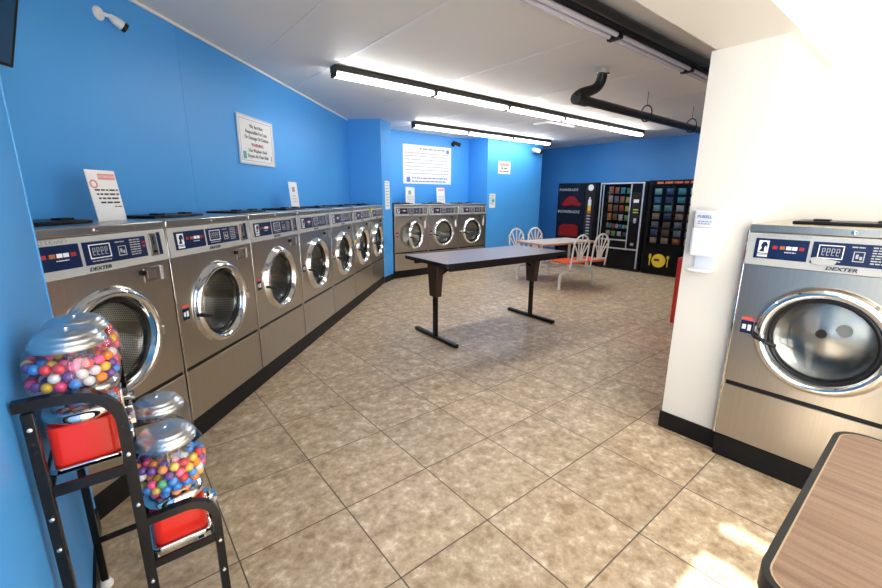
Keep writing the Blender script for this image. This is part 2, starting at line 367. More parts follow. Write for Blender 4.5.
# ------------------------------------------------------------------ washers
W = 0.757
def plate_with_hole(mb, x0, x1, z0, z1, cx, cz, r, y, n=64):
    angs = [2 * PI * i / n for i in range(n)]; vs = []
    corner = [math.atan2(z - cz, x - cx) % (2 * PI) for x in (x0, x1) for z in (z0, z1)]
    angs = sorted(set(angs + corner)); k = len(angs)
    for a in angs: vs.append((cx + r * math.cos(a), y, cz + r * math.sin(a)))
    for a in angs:
        c, s = math.cos(a), math.sin(a); t = 1e9
        if c > 1e-9: t = min(t, (x1 - cx) / c)
        if c < -1e-9: t = min(t, (x0 - cx) / c)
        if s > 1e-9: t = min(t, (z1 - cz) / s)
        if s < -1e-9: t = min(t, (z0 - cz) / s)
        vs.append((cx + t * c, y, cz + t * s))
    fs = [(i, k + i, k + (i + 1) % k, (i + 1) % k)[::-1] for i in range(k)]
    mb.add(vs, fs)
def make_washer(label, depth=0.50, disc=False, lid=True, H=1.275, load=None, CX=0.370, PS=1.0):
    r = empty('washer', label, 'washing machine')
    dz = -PL
    def bb(*a, m=None): 
        mb = m or MB(); mb.box(a[0], a[1], a[2], a[3], a[4] + dz, a[5] + dz); return mb
    CZ, HR = 0.755 + dz, 0.212
    # cabinet: sides, back, top, front plate with a round opening
    c = MB()
    bb(0.004, 0.012, 0.004, depth, PL, H - 0.035, m=c); bb(W - 0.012, W - 0.004, 0.004, depth, PL, H - 0.035, m=c)
    bb(0.012, W - 0.012, depth - 0.008, depth, PL, H - 0.035, m=c); bb(0.012, W - 0.012, 0.012, depth - 0.008, PL, PL + 0.01, m=c)
    plate_with_hole(c, 0.004, W - 0.004, 0.452 + dz, 1.075 + dz, CX, CZ, HR, 0.0)
    c.add([(0.004, 0, 0.452 + dz), (W - 0.004, 0, 0.452 + dz), (W - 0.004, 0.02, 0.452 + dz), (0.004, 0.02, 0.452 + dz)], [(0, 1, 2, 3)])
    c.add([(0.004, 0, 0.452 + dz), (0.004, 0.012, 0.452 + dz), (0.004, 0.012, 1.075 + dz), (0.004, 0, 1.075 + dz)], [(0, 1, 2, 3)])
    c.add([(W - 0.004, 0, 0.452 + dz), (W - 0.004, 0.012, 0.452 + dz), (W - 0.004, 0.012, 1.075 + dz), (W - 0.004, 0, 1.075 + dz)], [(3, 2, 1, 0)])
    c.build('cabinet', 'steel', r)
    bb(0.004, W - 0.004, 0.0, 0.012, PL + 0.002, 0.428).build('lower_panel', 'steel', r, bevel=0.002)
    bb(0.008, W - 0.008, 0.008, 0.02, 0.42, 0.46).build('gap_strip', 'gasket', r)
    bb(0.002, W - 0.002, -0.004, depth, H - 0.038, H).build('top_panel', 'steel', r, bevel=0.006)
    bb(-0.0045, 0.0035, -0.003, 0.004, PL + 0.004, H - 0.03).build('edge_strip', 'chrome', r, bevel=0.001)
    bo = MB(); bo.ring([(0.0, 0), (0.009, 0), (0.009, -0.006), (0.0, -0.007)], (0.375, -0.004, H - 0.018 + dz), n=12)
    bo.build('bolt', 'chrome', r)
    # control panel, slightly sloping
    cp = MB(); z0, z1 = 1.078 + dz, H - 0.04 + dz
    cp.add([(0.004, -0.012, z0), (W - 0.004, -0.012, z0), (W - 0.004, -0.002, z1), (0.004, -0.002, z1), (0.004, 0.02, z0), (W - 0.004, 0.02, z0), (W - 0.004, 0.02, z1), (0.004, 0.02, z1)],
           [(0, 1, 2, 3), (5, 4, 7, 6), (4, 5, 1, 0), (3, 2, 6, 7), (4, 0, 3, 7), (1, 5, 6, 2)])
    cpo = cp.build('control_panel', 'grey_panel', r, bevel=0.003)
    tilt = math.atan2(0.010, z1 - z0)
    def cpl(mb, name, mat, parent=cpo, **kw):   # things on panel: built flat at y=0 about z0, then tilted
        o = mb.build(name, mat, parent, **kw); o.location = (0, -0.012, z0); o.rotation_euler = (-tilt, 0, 0); return o
    def fb(mb, x0, x1, za, zb, t=0.002, y=0): mb.box(x0 * PS, x1 * PS, y - t, y, za, zb); return mb
    cpl(fb(MB(), 0.045, 0.285, 0.036, 0.132), 'display_panel', 'navy')
    dp = cpl(fb(MB(), 0.300, 0.620, 0.036, 0.132), 'display_panel', 'navy')
    ic = fb(MB(), 0.062, 0.110, 0.062, 0.122, 0.001, -0.002); fb(ic, 0.062, 0.110, 0.044, 0.052, 0.001, -0.002); fb(ic, 0.062, 0.110, 0.055, 0.058, 0.001, -0.002)
    cpl(ic, 'emblem', 'white_ink')
    hd = MB(); hd.prism_y([(0.068, 0.068), (0.080, 0.085), (0.074, 0.098), (0.082, 0.114), (0.096, 0.116), (0.104, 0.104), (0.104, 0.084), (0.096, 0.098), (0.090, 0.086), (0.093, 0.068)], -0.0045, -0.003)
    hd.v = [(x * PS, y, z) for x, y, z in hd.v]; cpl(hd, 'horse_head_emblem', 'navy')
    for x in (0.190, 0.216): cpl(fb(MB(), x, x + .022, 0.084, 0.100, .001, -.002), 'button', 'white_ink')
    for x in (0.128, 0.246): cpl(fb(MB(), x, x + .022, 0.084, 0.100, .001, -.002), 'button', 'red_ink')
    cpl(fb(MB(), 0.162, 0.184, 0.084, 0.100, .001, -.002), 'button', 'orange_ink')
    cpl(wordbars(MB(), 0.185, 0.235, 0.072, 0.003, -0.002, 3, K=PS), 'caption', 'white_ink')
    dd = MB(); 
    for q in ((0.325, 0.425, 0.060, 0.064), (0.325, 0.425, 0.116, 0.120), (0.325, 0.329, 0.060, 0.120), (0.421, 0.425, 0.060, 0.120)): fb(dd, *q, .0015, -.002)
    cpl(dd, 'display_frame', 'white_ink')
    dg = MB()
    for i in range(4):
        x = 0.340 + i * 0.019
        for q in ((x, x + .012, .074, .077), (x, x + .012, .088, .091), (x, x + .012, .103, .106), (x, x + .003, .074, .106), (x + .01, x + .013, .088, .106)): fb(dg, *q, .001, -.002)
    cpl(dg, 'display_digits', 'grey_ink')
    gi = MB()
    wordbars(gi, 0.33, 0.42, 0.050, 0.004, -0.002, 5, K=PS); wordbars(gi, 0.452, 0.500, 0.118, 0.005, -0.002, 6, K=PS)
    for q in ((0.462, 0.466, 0.056, 0.100), (0.500, 0.504, 0.056, 0.100), (0.462, 0.504, 0.056, 0.060), (0.462, 0.504, 0.097, 0.100), (0.472, 0.482, 0.070, 0.088), (0.486, 0.496, 0.066, 0.080)): fb(gi, *q, .001, -.002)
    for i in range(7): wordbars(gi, 0.528, 0.585, 0.120 - i * 0.011, 0.005, -0.002, 10 + i, K=PS)
    cpl(gi, 'caption', 'white_ink' if False else 'grey_panel')
    cpl(fb(MB(), 0.596, 0.614, 0.080, 0.092, .001, -.002), 'button', 'red_ink'); cpl(fb(MB(), 0.596, 0.614, 0.100, 0.108, .001, -.002), 'button', 'red_ink')
    cs = cpl(fb(MB(), 0.640, 0.682, 0.030, 0.140, 0.008), 'coin_slot', 'steel_dark', bevel=0.002)
    cpl(fb(fb(MB(), 0.658, 0.663, 0.085, 0.125, 0.001, -0.008), 0.652, 0.670, 0.045, 0.058, .004, -0.008), 'coin_slit', 'gasket')
    cpl(fb(MB(), 0.694, 0.716, 0.032, 0.142), 'label_strip', 'navy')
    t = text('DEXTER', 0.021, 'dark_ink', cpo, (0.36, -0.0125, z0 + 0.018), (PI / 2 - tilt, 0, 0), sx=1.35, shear=0.25, bold=0.0006)
    if load: text(load, 0.022, 'grey_ink', cpo, (0.15, -0.0045, z0 + 0.147), (PI / 2 - tilt, 0, 0), sx=1.3, spacing=1.1)
    # coin drawer
    dr = MB(); bb(0.585, 0.700, -0.005, 0.0, 0.985, 1.055, m=dr); dro = dr.build('coin_drawer', 'steel_dark', r, bevel=0.002)
    bb(0.680, 0.700, -0.010, -0.005, 0.985, 1.055).build('drawer_pull', 'grey_panel', dro, bevel=0.002)
    bb(0.605, 0.660, -0.007, -0.005, 1.0, 1.04).build('drawer_plate', 'steel', dro)
    lk = MB(); lk.ring([(0.0, 0), (0.013, 0), (0.013, -0.018), (0, -0.018)], (0.572, 0, 1.035 + dz), n=16); lk.build('lock', 'gasket', dro)
    # stickers
    st = bb(0.035, 0.088, -0.0012, 0, 0.725, 0.790).build('sticker', 'navy', r)
    bb(0.037, 0.086, -0.0018, -0.0012, 0.792, 0.81).build('sticker', 'sticker_red', r)
    bb(0.042, 0.058, -0.002, -0.0012, 0.745, 0.77, m=bb(0.065, 0.08, -0.002, -0.0012, 0.74, 0.772)).build('pictogram', 'white_ink', st)
    # door
    d = MB()
    prof = [(0.256, 0.0), (0.256, -0.006), (0.251, -0.010), (0.246, -0.022), (0.238, -0.033), (0.227, -0.039), (0.216, -0.037), (0.208, -0.029), (0.203, -0.014), (0.198, -0.006), (0.194, 0.0)]
    d.ring(prof, (0, 0, 0), n=72, closed=True)
    do = d.build('door', 'chrome', r, loc=(CX, 0, CZ), smooth=60)
    g = MB(); g.ring([(0.199, -0.006), (0.190, -0.010), (0.181, -0.004), (0.178, 0.02), (0.190, 0.03), (0.196, 0.02)], (0, 0, 0), n=56, closed=True)
    g.build('gasket', 'gasket', do, smooth=60)
    gl = MB(); pr_ = [(0.179, -0.004)] + [(0.179 * math.cos(a), -0.004 + 0.055 * math.sin(a)) for a in [i * PI / 2 / 8 for i in range(1, 8)]] + [(0.002, 0.051)]
    gl.ring(pr_, (0, 0, 0), n=48, cap1=True); gl.build('door_glass', 'door_glass', do, smooth=60)
    h = MB(); h.tube([(-0.252, -0.02, -0.02), (-0.235, -0.052, -0.024), (-0.19, -0.054, -0.04), (-0.150, -0.040, -0.055)], 0.010, 10)
    h.build('door_handle', 'gasket', do)
    hg = MB(); hg.box(0.225, 0.262, -0.030, -0.002, -0.045, 0.0); hg.build('hinge', 'chrome', do, bevel=0.004)
    # drum
    dm = MB(); n = 64; vs = []; dep = 0.36 if not disc else 0.16
    dm.ring([(0.212, 0.0), (0.225, 0.012), (0.225, 0.03)], (CX, 0, CZ), n=n); dm.build('tub_rim', 'gasket', r)
    dm = MB(); dm.ring([(0.225, 0.03), (0.225, dep)], (CX, 0, CZ), n=n)
    dmo = dm.build('drum', 'perforated_steel', r, smooth=60)
    uvl = dmo.data.uv_layers.new(name='UVMap')
    for p in dmo.data.polygons:
        for li in p.loop_indices:
            v = dmo.data.vertices[dmo.data.loops[li].vertex_index].co; a = math.atan2(v.z - CZ, v.x - CX) % (2 * PI)
            if a < 1e-4 and p.center.z < CZ: a = 2 * PI
            uvl.data[li].uv = (a * 0.225, v.y)
    bk = MB()
    if disc:
        bk.ring([(0.225, dep), (0.15, dep - 0.01), (0.03, dep - 0.035)], (CX, 0, CZ), n=48, cap1=True)
        bko = bk.build('drum_back', 'chrome_satin', dmo, smooth=60)
        hb = MB(); hb.ring([(0.022, 0), (0.022, -0.01), (0.0, -0.012)], (CX - 0.02, dep - 0.034, CZ + 0.01), n=20); hb.build('hub', 'gasket', dmo)
        hb = MB(); hb.ring([(0.03, 0), (0.03, -0.004), (0.0, -0.005)], (CX + 0.055, dep - 0.028, CZ + 0.04), n=20); hb.build('hub_cap', 'grey_panel', dmo)
    else:
        bk.ring([(0.225, dep), (0.05, dep - 0.012)], (CX, 0, CZ), n=64, cap1=True); bko = bk.build('drum_back', 'perforated_steel', dmo, smooth=60)
        uvl = bko.data.uv_layers.new(name='UVMap')
        for p in bko.data.polygons:
            for li in p.loop_indices:
                v = bko.data.vertices[bko.data.loops[li].vertex_index].co; uvl.data[li].uv = (v.x, v.z)
        for k in range(3):
            a = PI / 2 + k * 2 * PI / 3 + 0.5; rb = MB(); c_, s_ = math.cos(a), math.sin(a)
            q = lambda rr, t: (CX + rr * c_ - t * s_, CZ + rr * s_ + t * c_)
            pts = [q(0.225, -0.03), q(0.225, 0.03), q(0.165, 0.012), q(0.165, -0.012)]
            vs = [(x, 0.05, z) for x, z in pts] + [(x, dep - 0.01, z) for x, z in pts]
            rb.add(vs, [(0, 1, 2, 3), (7, 6, 5, 4), (0, 4, 5, 1), (1, 5, 6, 2), (2, 6, 7, 3), (3, 7, 4, 0)]); rb.build('drum_lifter', 'steel', dmo)
    if lid:
        ld = bb(0.13, 0.53, 0.16, 0.40, H, H + 0.016).build('soap_lid', 'black_plastic', r, bevel=0.004)
        
        for x in (.20, .42): bb(x, x + .06, 0.20, 0.25, H + 0.016, H + 0.026).build('lid_knob', 'black_plastic', ld)
    return r
mk('chrome_satin', (0.66, 0.63, 0.58), 0.26, metal=1.0)
left_labels = [
 'steel front-load washer marked MAXI LOAD, nearest the gumball machines',
 'second washer of the left row, framed sign on the wall above its far side',
 'third washer of the left row, counting from the gumball stand',
 'fourth and middle washer of the seven in the left row',
 'fifth washer of the left row, just before the one with yellow tape',
 'sixth washer of the left row, yellow tape stuck beside its door',
 'seventh and last washer of the left row, against the blue corner pillar']
proto = make_washer(left_labels[0])
GL = 'washers in the left row'
PITCH = 0.765
washers = []
for i, lb in enumerate(left_labels):
    w = proto if i == 0 else copy_tree(proto)
    w['label'] = lb; w['group'] = GL
    w.location = LW(1.215 + PITCH * i, -1.649, PL); w.rotation_euler.z = PI / 4
    washers.append(w)
cp0 = [c for c in washers[0].children if c.name.startswith('control_panel')][0]
text('MAXI LOAD', 0.024, 'grey_ink', cp0, (0.16, -0.0068, 1.078 - PL + 0.145), (PI / 2 - 0.064, 0, 0), sx=1.3)
# yellow tape on sixth washer
w6 = washers[5]
B(0.02, 0.10, -0.004, -0.001, 0.70, 0.735).build('yellow_tape', 'yellow_tape', w6)
B(0.02, 0.08, -0.016, -0.013, 1.06, 1.12).build('yellow_tape', 'yellow_tape', washers[6])
back_labels = ['left washer of the three on the back wall, its round door ajar',
               'middle washer of the three on the back wall below the big rules poster',
               'right washer of the three on the back wall, beside the blue alcove side']
for i, lb in enumerate(back_labels):
    w = copy_tree(proto); w['label'] = lb; w['group'] = 'washers on the back wall'
    w.rotation_euler.z = 0; w.location = (3.825 + 0.728 * i, 6.026, PL); w.scale = (0.955, 1, 1)
    for c in w.children:
        if c.name.startswith('door') and i == 0: 
            # hinged on its right side
            c.rotation_euler.z = math.radians(24); hx = 0.25
            c.location = (0.370 + hx - hx * math.cos(math.radians(24)), -hx * math.sin(math.radians(24)), c.location.z)
    st = B(0.66, 0.70, -0.002, 0, 0.72, 0.90).build('white_sticker', 'paper', w)
st = B(0.09, 0.14, -0.002, 0, 0.84, 0.95).build('white_sticker', 'paper', w) if False else None
wr = make_washer('large triple load steel washer by the cream partition on the right', depth=0.85, disc=True, load='TRIPLE LOAD', H=1.275, CX=0.348, PS=0.84)
wr.location = (2.482, 0.648, PL); wr.rotation_euler.z = -PI / 2
tk = MB(); tk.prism_y([(0.262, 1.112 - PL), (0.285, 1.106 - PL), (0.335, 1.112 - PL), (0.345, 1.132 - PL), (0.27, 1.142 - PL), (0.25, 1.135 - PL)], -0.016, -0.013)
tk.build('torn_sticker', 'grey_panel', wr)

# ------------------------------------------------------------------ signs
def sign(name, label, cat, w, h, loc, rz, t=0.006, mat='paper', frame=None, tilt=0, group=None, rot_y=0):
    o = B(-w / 2, w / 2, 0, t, 0, h).build(name, mat, smooth=0); tag(o, label, cat, group)
    o.location = loc; o.rotation_euler = (tilt, rot_y, rz)
    if frame:
        f = MB(); e = 0.012
        f.box(-w / 2, w / 2, -0.004, 0, 0, e); f.box(-w / 2, w / 2, -0.004, 0, h - e, h); f.box(-w / 2, -w / 2 + e, -0.004, 0, e, h - e); f.box(w / 2 - e, w / 2, -0.004, 0, e, h - e)
        f.build('frame', frame, o)
    return o
s = sign('wall_sign', 'framed white sign saying not responsible for loss, high on the left wall', 'sign', 0.61, 0.42, LW(3.89, WD + 0.012, 1.685), PI / 4, frame='silver_trim')
inr = MB(); 
for q in ((-.275, .275, .03, .034), (-.275, .275, .386, .39), (-.275, -.271, .03, .39), (.271, .275, .03, .39)): inr.box(q[0], q[1], -.001, 0, q[2], q[3])
inr.build('border_line', 'grey_ink', s)
for i, (l, c, z) in enumerate((('We Are Not', 'dark_ink', .335), ('Responsible For Loss', 'dark_ink', .285), ('Or Damage Of Clothes', 'dark_ink', .235), ('WARNING', 'red_ink', .175), ('Use Washers And', 'dark_ink', .125), ('Dryers At Own Risk', 'dark_ink', .075))):
    text(l, 0.043, c, s, (0, -0.001, z), bold=0.0005)
B(-.25, -.20, -.0015, 0, .045, .11).build('emblem', 'teal_ink', s)
B(.235, .25, -.0015, 0, .05, .10).build('emblem', 'grey_ink', s)
s = sign('attention_sign', 'white ATTENTION notice with red header standing on the washers', 'sign', 0.160, 0.245, LW(1.905, -1.86, 1.276), PI / 4, t=0.004, tilt=-0.12)
B(-.02, .072, -.001, 0, .200, .228).build('header', 'pink_ink', s); text('ATTENTION', 0.016, 'paper', s, (0.026, -0.0016, .214))
mb = MB()
for i in range(4): wordbars(mb, -0.055 + i * 0.005, 0.072, 0.150 - i * 0.020, 0.008, 0, 30 + i)
wordbars(mb, 0.03, 0.075, 0.070, 0.005, 0, 36); mb.build('lettering', 'dark_ink', s)
ar = MB(); ar.ring([(0.013, 0), (0.021, 0), (0.021, -0.001), (0.013, -0.001)], (-.052, 0, .178), n=24, closed=True, a1=PI * 2); ar.build('emblem', 'pink_ink', s)
s = sign('notice_card', 'small white notice card standing on the fourth and fifth left washers', 'sign', 0.185, 0.27, LW(4.245, -2.0, 1.276), PI / 4, t=0.003, tilt=-0.08)
mb = MB(); mb.box(-.03, .03, -.001, 0, .17, .22)
for i in range(3): wordbars(mb, -0.03, 0.05, 0.13 - i * 0.03, 0.006, 0, 60 + i, .8)
mb.build('lettering', 'grey_ink', s)
s = sign('rules_poster', 'large white laundry rules poster on the back wall', 'poster', 1.15, 0.70, (4.975, 6.591, 1.645), 0)
mb = MB()
wordbars(mb, -0.20, 0.44, 0.635, 0.026, 0, 1, .97)
for i in range(6): wordbars(mb, -0.53, 0.52, 0.50 - i * 0.062, 0.014, 0, 70 + i, .97)
mb.build('lettering', 'grey_ink', s)
mb = MB(); wordbars(mb, -0.53, 0.50, 0.555, 0.016, 0, 81); 
mb.build('lettering', 'pink_ink', s)
mb = MB(); wordbars(mb, -0.38, 0.48, 0.105, 0.02, 0, 91); wordbars(mb, -0.38, 0.44, 0.045, 0.02, 0, 92); mb.box(-.5, -.42, -.001, 0, .03, .12); mb.box(.45, .52, -.001, 0, .58, .65)
mb.build('lettering', 'blue_ink', s)
for nm, lb, x, zz in (('notice_card', 'white notice card standing on the left back washer below the poster', 4.42, 0), ('notice_card', 'white notice with pink header standing on the middle back washer', 5.15, 1)):
    s = sign(nm, lb, 'sign', 0.20, 0.30, (x, 6.40, 1.276), 0, t=0.003, tilt=-0.10, rot_y=0.06 if not zz else 0)
    mb = MB(); 
    if zz: B(-.06, .08, -.001, 0, .24, .28).build('header', 'pink_ink', s)
    else: mb.box(-.04, .02, -.001, 0, .17, .24)
    for i in range(4): wordbars(mb, -0.07, 0.08, 0.14 - i * 0.03, 0.007, 0, 100 + i + zz * 9)
    mb.build('lettering', 'grey_ink', s)
s = sign('warning_sign', 'small white sign with red header high on the blue alcove wall', 'sign', 0.36, 0.25, (6.52, 6.044, 1.865), 0)
B(-.14, .14, -.001, 0, .155, .215).build('header', 'pink_ink', s)
mb = MB(); wordbars(mb, -.12, .12, .115, .024, 0, 5); wordbars(mb, -.14, .14, .055, .02, 0, 6); mb.build('lettering', 'dark_ink', s)
s = sign('flyer', 'narrow printed flyer low on the blue alcove wall beside the back washers', 'flyer', 0.17, 0.28, (6.20, 6.046, 1.19), 0, t=0.002)
mb = MB(); 
for i in range(6): wordbars(mb, -.07, .06, .25 - i * .035, .014, 0, 40 + i)
mb.build('lettering', 'grey_ink', s); B(-.01, .06, -.0015, 0, .11, .17).build('picture', 'teal_ink', s)
# tall narrow notice on the short face of the corner pillar
pa, pb = Vector(lp(6.575, -1.655)), Vector((3.80, 6.04)); mid = (pa + pb) / 2; an = math.atan2(pb.y - pa.y, pb.x - pa.x)
nn = Vector((math.sin(an), -math.cos(an)))
s = sign('tall_notice', 'tall narrow white notice strip on the blue corner pillar edge', 'sign', 0.18, 0.45, (mid.x + nn.x * 0.005, mid.y + nn.y * 0.005, 1.20), an, t=0.003)
mb = MB()
for i in range(9): wordbars(mb, -.06, .06, .42 - i * .045, .014, 0, 50 + i)
mb.build('lettering', 'grey_ink', s)

# ------------------------------------------------------------------ cameras, tv
def orient(o, d, up=Vector((0, 0, 1))):
    o.rotation_euler = Vector(d).to_track_quat('X', 'Z').to_euler()
p = LW(2.36, WD + 0.001, 2.385)
c = empty('security_camera', 'white bullet security camera high on the left wall', 'security camera', p, PI / 4)
mb = MB(); mb.ring([(0, -0.0), (0.048, -0.0), (0.048, -0.010), (0.036, -0.022), (0, -0.024)], (0, 0, 0), n=28); mb.build('mount_plate', 'white_plastic', c); c.scale = (.72,) * 3
mb = MB(); mb.tube([(0, -0.02, 0), (0.03, -0.05, -0.006), (0.05, -0.065, -0.01)], 0.014); mb.sphere((0.05, -0.065, -0.01), 0.02); mb.build('bracket', 'white_plastic', c)
def bullet(parent, loc, d, L_, r, wm='white_plastic', fm='black_plastic'):
    mb = MB(); mb.ring([(0.0, 0), (r * .6, 0.005), (r * .9, L_ * .25), (r, L_ * .5), (r, L_ * .8)], (0, 0, 0), axis='z', n=24); b = mb.build('camera_body', wm, parent, loc=loc, smooth=60)
    b.rotation_euler = Vector(d).to_track_quat('Z', 'Y').to_euler()
    mb = MB(); mb.ring([(r * 1.03, L_ * .76), (r * 1.05, L_), (r * .9, L_), (r * .85, L_ * .93), (0, L_ * .92)], (0, 0, 0), axis='z', n=24); mb.build('lens_hood', fm, b)
bullet(c, (0.04, -0.062, -0.012), (0.75, -0.35, -0.42), 0.115, 0.036)
c = empty('security_camera', 'black bullet security camera beside the rules poster', 'security camera', (5.60, 6.598, 2.42), 0)
mb = MB(); mb.ring([(0, 0), (0.045, 0), (0.045, -0.012), (0, -0.014)], (0, 0, 0), n=20); mb.tube([(0, 0, 0), (0, -0.06, 0.03)], 0.014); mb.build('mount_plate', 'black_plastic', c)
bullet(c, (-0.06, -0.06, 0.04), (1.0, -0.7, -0.5), 0.17, 0.036, 'black_plastic')
c = empty('security_camera', 'white bullet security camera at the top corner of the alcove wall', 'security camera', (7.40, 6.048, 2.37), 0)
mb = MB(); mb.ring([(0, 0), (0.045, 0), (0.045, -0.012), (0, -0.014)], (0, 0, 0), n=20); mb.tube([(0, 0, 0), (0, -0.06, 0.0)], 0.014); mb.build('mount_plate', 'white_plastic', c)
bullet(c, (-0.12, -0.08, 0.03), (1, -0.3, -0.22), 0.24, 0.045)
tv = empty('television', 'dark wall television tilted down at the top left corner', 'television', LW(1.215, -2.04, 1.93), PI / 4)
tv.rotation_euler = (math.radians(20), 0, PI / 4)
B(-0.52, 0.52, -0.0, 0.05, 0, 0.62).build('bezel', 'black_plastic', tv, bevel=0.004)
B(-0.506, 0.506, -0.002, 0.0, 0.014, 0.606).build('screen', 'screen', tv)
mb = MB(); mb.box(-0.1, 0.1, 0.05, 0.1, 0.2, 0.42); mb.build('wall_bracket', 'black_plastic', tv)

# ------------------------------------------------------------------ ceiling lights and pipes
def fixture(label, x0, n, L_, y, lit, zc=CEIL, group=None):
    f = empty('light_fixture', label, 'ceiling light', (x0, y, zc), 0, group)
    B(0, n * L_, -0.055, 0.055, -0.055, 0).build('housing', 'fixture_black', f, bevel=0.004)
    for i in range(n):
        tm = MB()
        ys = (-0.028, 0.028)
        for yy in ys: tm.tube([(i * L_ + 0.03, yy, -0.078), ((i + 1) * L_ - 0.03, yy, -0.078)], 0.0165, 12)
        tm.build('fluorescent_tubes', 'tube_lit' if lit else 'tube_off', f)
        for xx in (i * L_ + 0.002, (i + 1) * L_ - 0.022): B(xx, xx + 0.02, -0.05, 0.05, -0.10, -0.052).build('end_cap', 'fixture_black', f, bevel=0.003)
    return f
fixture('lit fluorescent strip, longest one, running along the middle of the ceiling', 1.80, 5, 1.165, 3.82, True)
fixture('lit fluorescent strip nearest the back wall and alcove', 3.98, 3, 1.15, 5.66, True)
f3 = fixture('unlit fluorescent strip near the beam, pale tubes in a black housing', 0.515, 6, 1.205, 1.725, False)
pp = MB(); pp.tube([(0.5, 1.60, CEIL - 0.045), (3.2, 1.60, CEIL - 0.045), (7.6, 1.60, CEIL - 0.045)], 0.028, 14)
tag(pp.build('ceiling_conduit', 'pipe_black'), 'straight black conduit pipe running right beside the unlit strip', 'pipe')
dp = empty('drain_pipe', 'black ceiling pipe with an S-bend, hung by wire loops', 'pipe', (0, 0, 0), 0)
PZ, PY = 2.30, 2.45
mb = MB(); mb.tube([(3.60, PY, PZ), (4.5, PY, PZ), (8.75, PY, PZ)], 0.042, 18); mb.tube([(3.57, PY, PZ), (3.74, PY, PZ)], 0.054, 18); mb.build('straight_pipe', 'pipe_black', dp)
mb = MB()
pts = []
P0, P1, P2, P3 = Vector((3.60, PY + .01, PZ + .01)), Vector((3.62, PY - .03, PZ + .10)), Vector((3.84, PY - .10, PZ + 0.02)), Vector((3.76, PY - .14, CEIL - 0.02))
for i in range(13):
    t = i / 12; pts.append(P0 * (1 - t) ** 3 + P1 * 3 * t * (1 - t) ** 2 + P2 * 3 * t * t * (1 - t) + P3 * t ** 3)
mb.tube(pts, 0.046, 16); mb.build('bent_pipe', 'pipe_black', dp)
mb = MB(); mb.ring([(0.0, 0), (0.062, 0), (0.062, -0.05), (0.047, -0.055), (0.047, -0.03)], (P3.x, P3.y, CEIL), axis='z', n=24); mb.build('ceiling_flange', 'chrome', dp)
for x in (4.95, 6.2, 7.4):
    mb = MB(); mb.tube([(x, PY + 0.062 * math.cos(a), PZ + 0.03 + 0.085 * math.sin(a)) for a in [2 * PI * i / 24 for i in range(25)]], 0.007, 8, cap=False)
    mb.tube([(x, PY, PZ + 0.115), (x, PY, CEIL)], 0.003, 6); mb.build('hanger_loop', 'pipe_black', dp)
vb = B(5.6, 6.3, 4.3, 4.6, CEIL - 0.03, CEIL).build('ceiling_panel', 'ceiling_batten', bevel=0.006)
tag(vb, 'flat white raised panel on the ceiling beyond the long lit strip', 'ceiling panel')

# ------------------------------------------------------------------ folding table (centre)
def rrect(x0, x1, y0, y1, r, n=6):
    pts = []
    for cx, cy, a0 in ((x1 - r, y0 + r, -PI / 2), (x1 - r, y1 - r, 0), (x0 + r, y1 - r, PI / 2), (x0 + r, y0 + r, PI)):
        for i in range(n + 1):
            a = a0 + PI / 2 * i / n; pts.append((cx + r * math.cos(a), cy + r * math.sin(a)))
    return pts
TZ = 0.82
t = empty('folding_table', 'long brown folding table on T-shaped black legs in the room centre', 'table', (3.135, 3.085, 0), math.radians(-3.5))
HX, HY = 0.82, 0.365
mb = MB(); mb.prism(rrect(-HX, HX, -HY, HY, 0.02), TZ - 0.032, TZ); tt = mb.build('tabletop', 'table_laminate', t, bevel=0.002)
mb = MB(); a = rrect(-HX - .004, HX + .004, -HY - .004, HY + .004, 0.024); b = rrect(-HX, HX, -HY, HY, 0.02); n = len(a)
mb.add([(x, y, TZ - .036) for x, y in a] + [(x, y, TZ - .0015) for x, y in a] + [(x, y, TZ - .0015) for x, y in b] + [(x, y, TZ - .036) for x, y in b],
       [(i, (i + 1) % n, n + (i + 1) % n, n + i) for i in range(n)] + [(n + i, n + (i + 1) % n, 2 * n + (i + 1) % n, 2 * n + i) for i in range(n)] + [(3 * n + i, 3 * n + (i + 1) % n, (i + 1) % n, i) for i in range(n)])
mb.build('edge_band', 'black_plastic', tt)
mb = MB(); mb.box(-0.74, 0.74, -0.31, -0.285, TZ - 0.085, TZ - 0.032); mb.box(-0.74, 0.74, 0.285, 0.31, TZ - 0.085, TZ - 0.032); mb.build('apron', 'black_plastic', t)
for sx in (-1, 1):
    lx = 0.69 * sx
    lg = MB(); lg.box(lx - 0.02, lx + 0.02, -0.02, 0.02, 0.035, 0.60); lo = lg.build('leg', 'black_metal', t, bevel=0.003)
    pn = MB(); w0, w1, z0, z1 = 0.090, 0.055, 0.44, TZ - 0.035
    pn.add([(lx - .035, -w1, z0), (lx + .035, -w1, z0), (lx + .035, w1, z0), (lx - .035, w1, z0), (lx - .04, -w0, z1), (lx + .04, -w0, z1), (lx + .04, w0, z1), (lx - .04, w0, z1)],
           [(0, 3, 2, 1), (4, 5, 6, 7), (0, 1, 5, 4), (1, 2, 6, 5), (2, 3, 7, 6), (3, 0, 4, 7)])
    pn.build('leg_cover', 'walnut', lo, bevel=0.004)
    B(lx - 0.022, lx + 0.022, -0.36, 0.36, 0.004, 0.038).build('foot', 'black_metal', lo, bevel=0.004)
    gd = MB()
    for yy in (-.33, .33): gd.ring([(0.0, 0), (0.014, 0), (0.014, 0.005), (0, 0.005)], (lx, yy, 0), axis='z', n=12)
    gd.build('glide', 'black_plastic', lo)
    br = MB(); br.tube([(lx - 0.03 * sx, 0.0, 0.62), (lx - 0.30 * sx, 0.0, TZ - 0.04)], 0.009, 8); br.build('brace', 'black_metal', t)
B(-0.60, -0.44, -0.10, -0.04, TZ - 0.10, TZ - 0.086).build('pale_tape', 'paper', t)

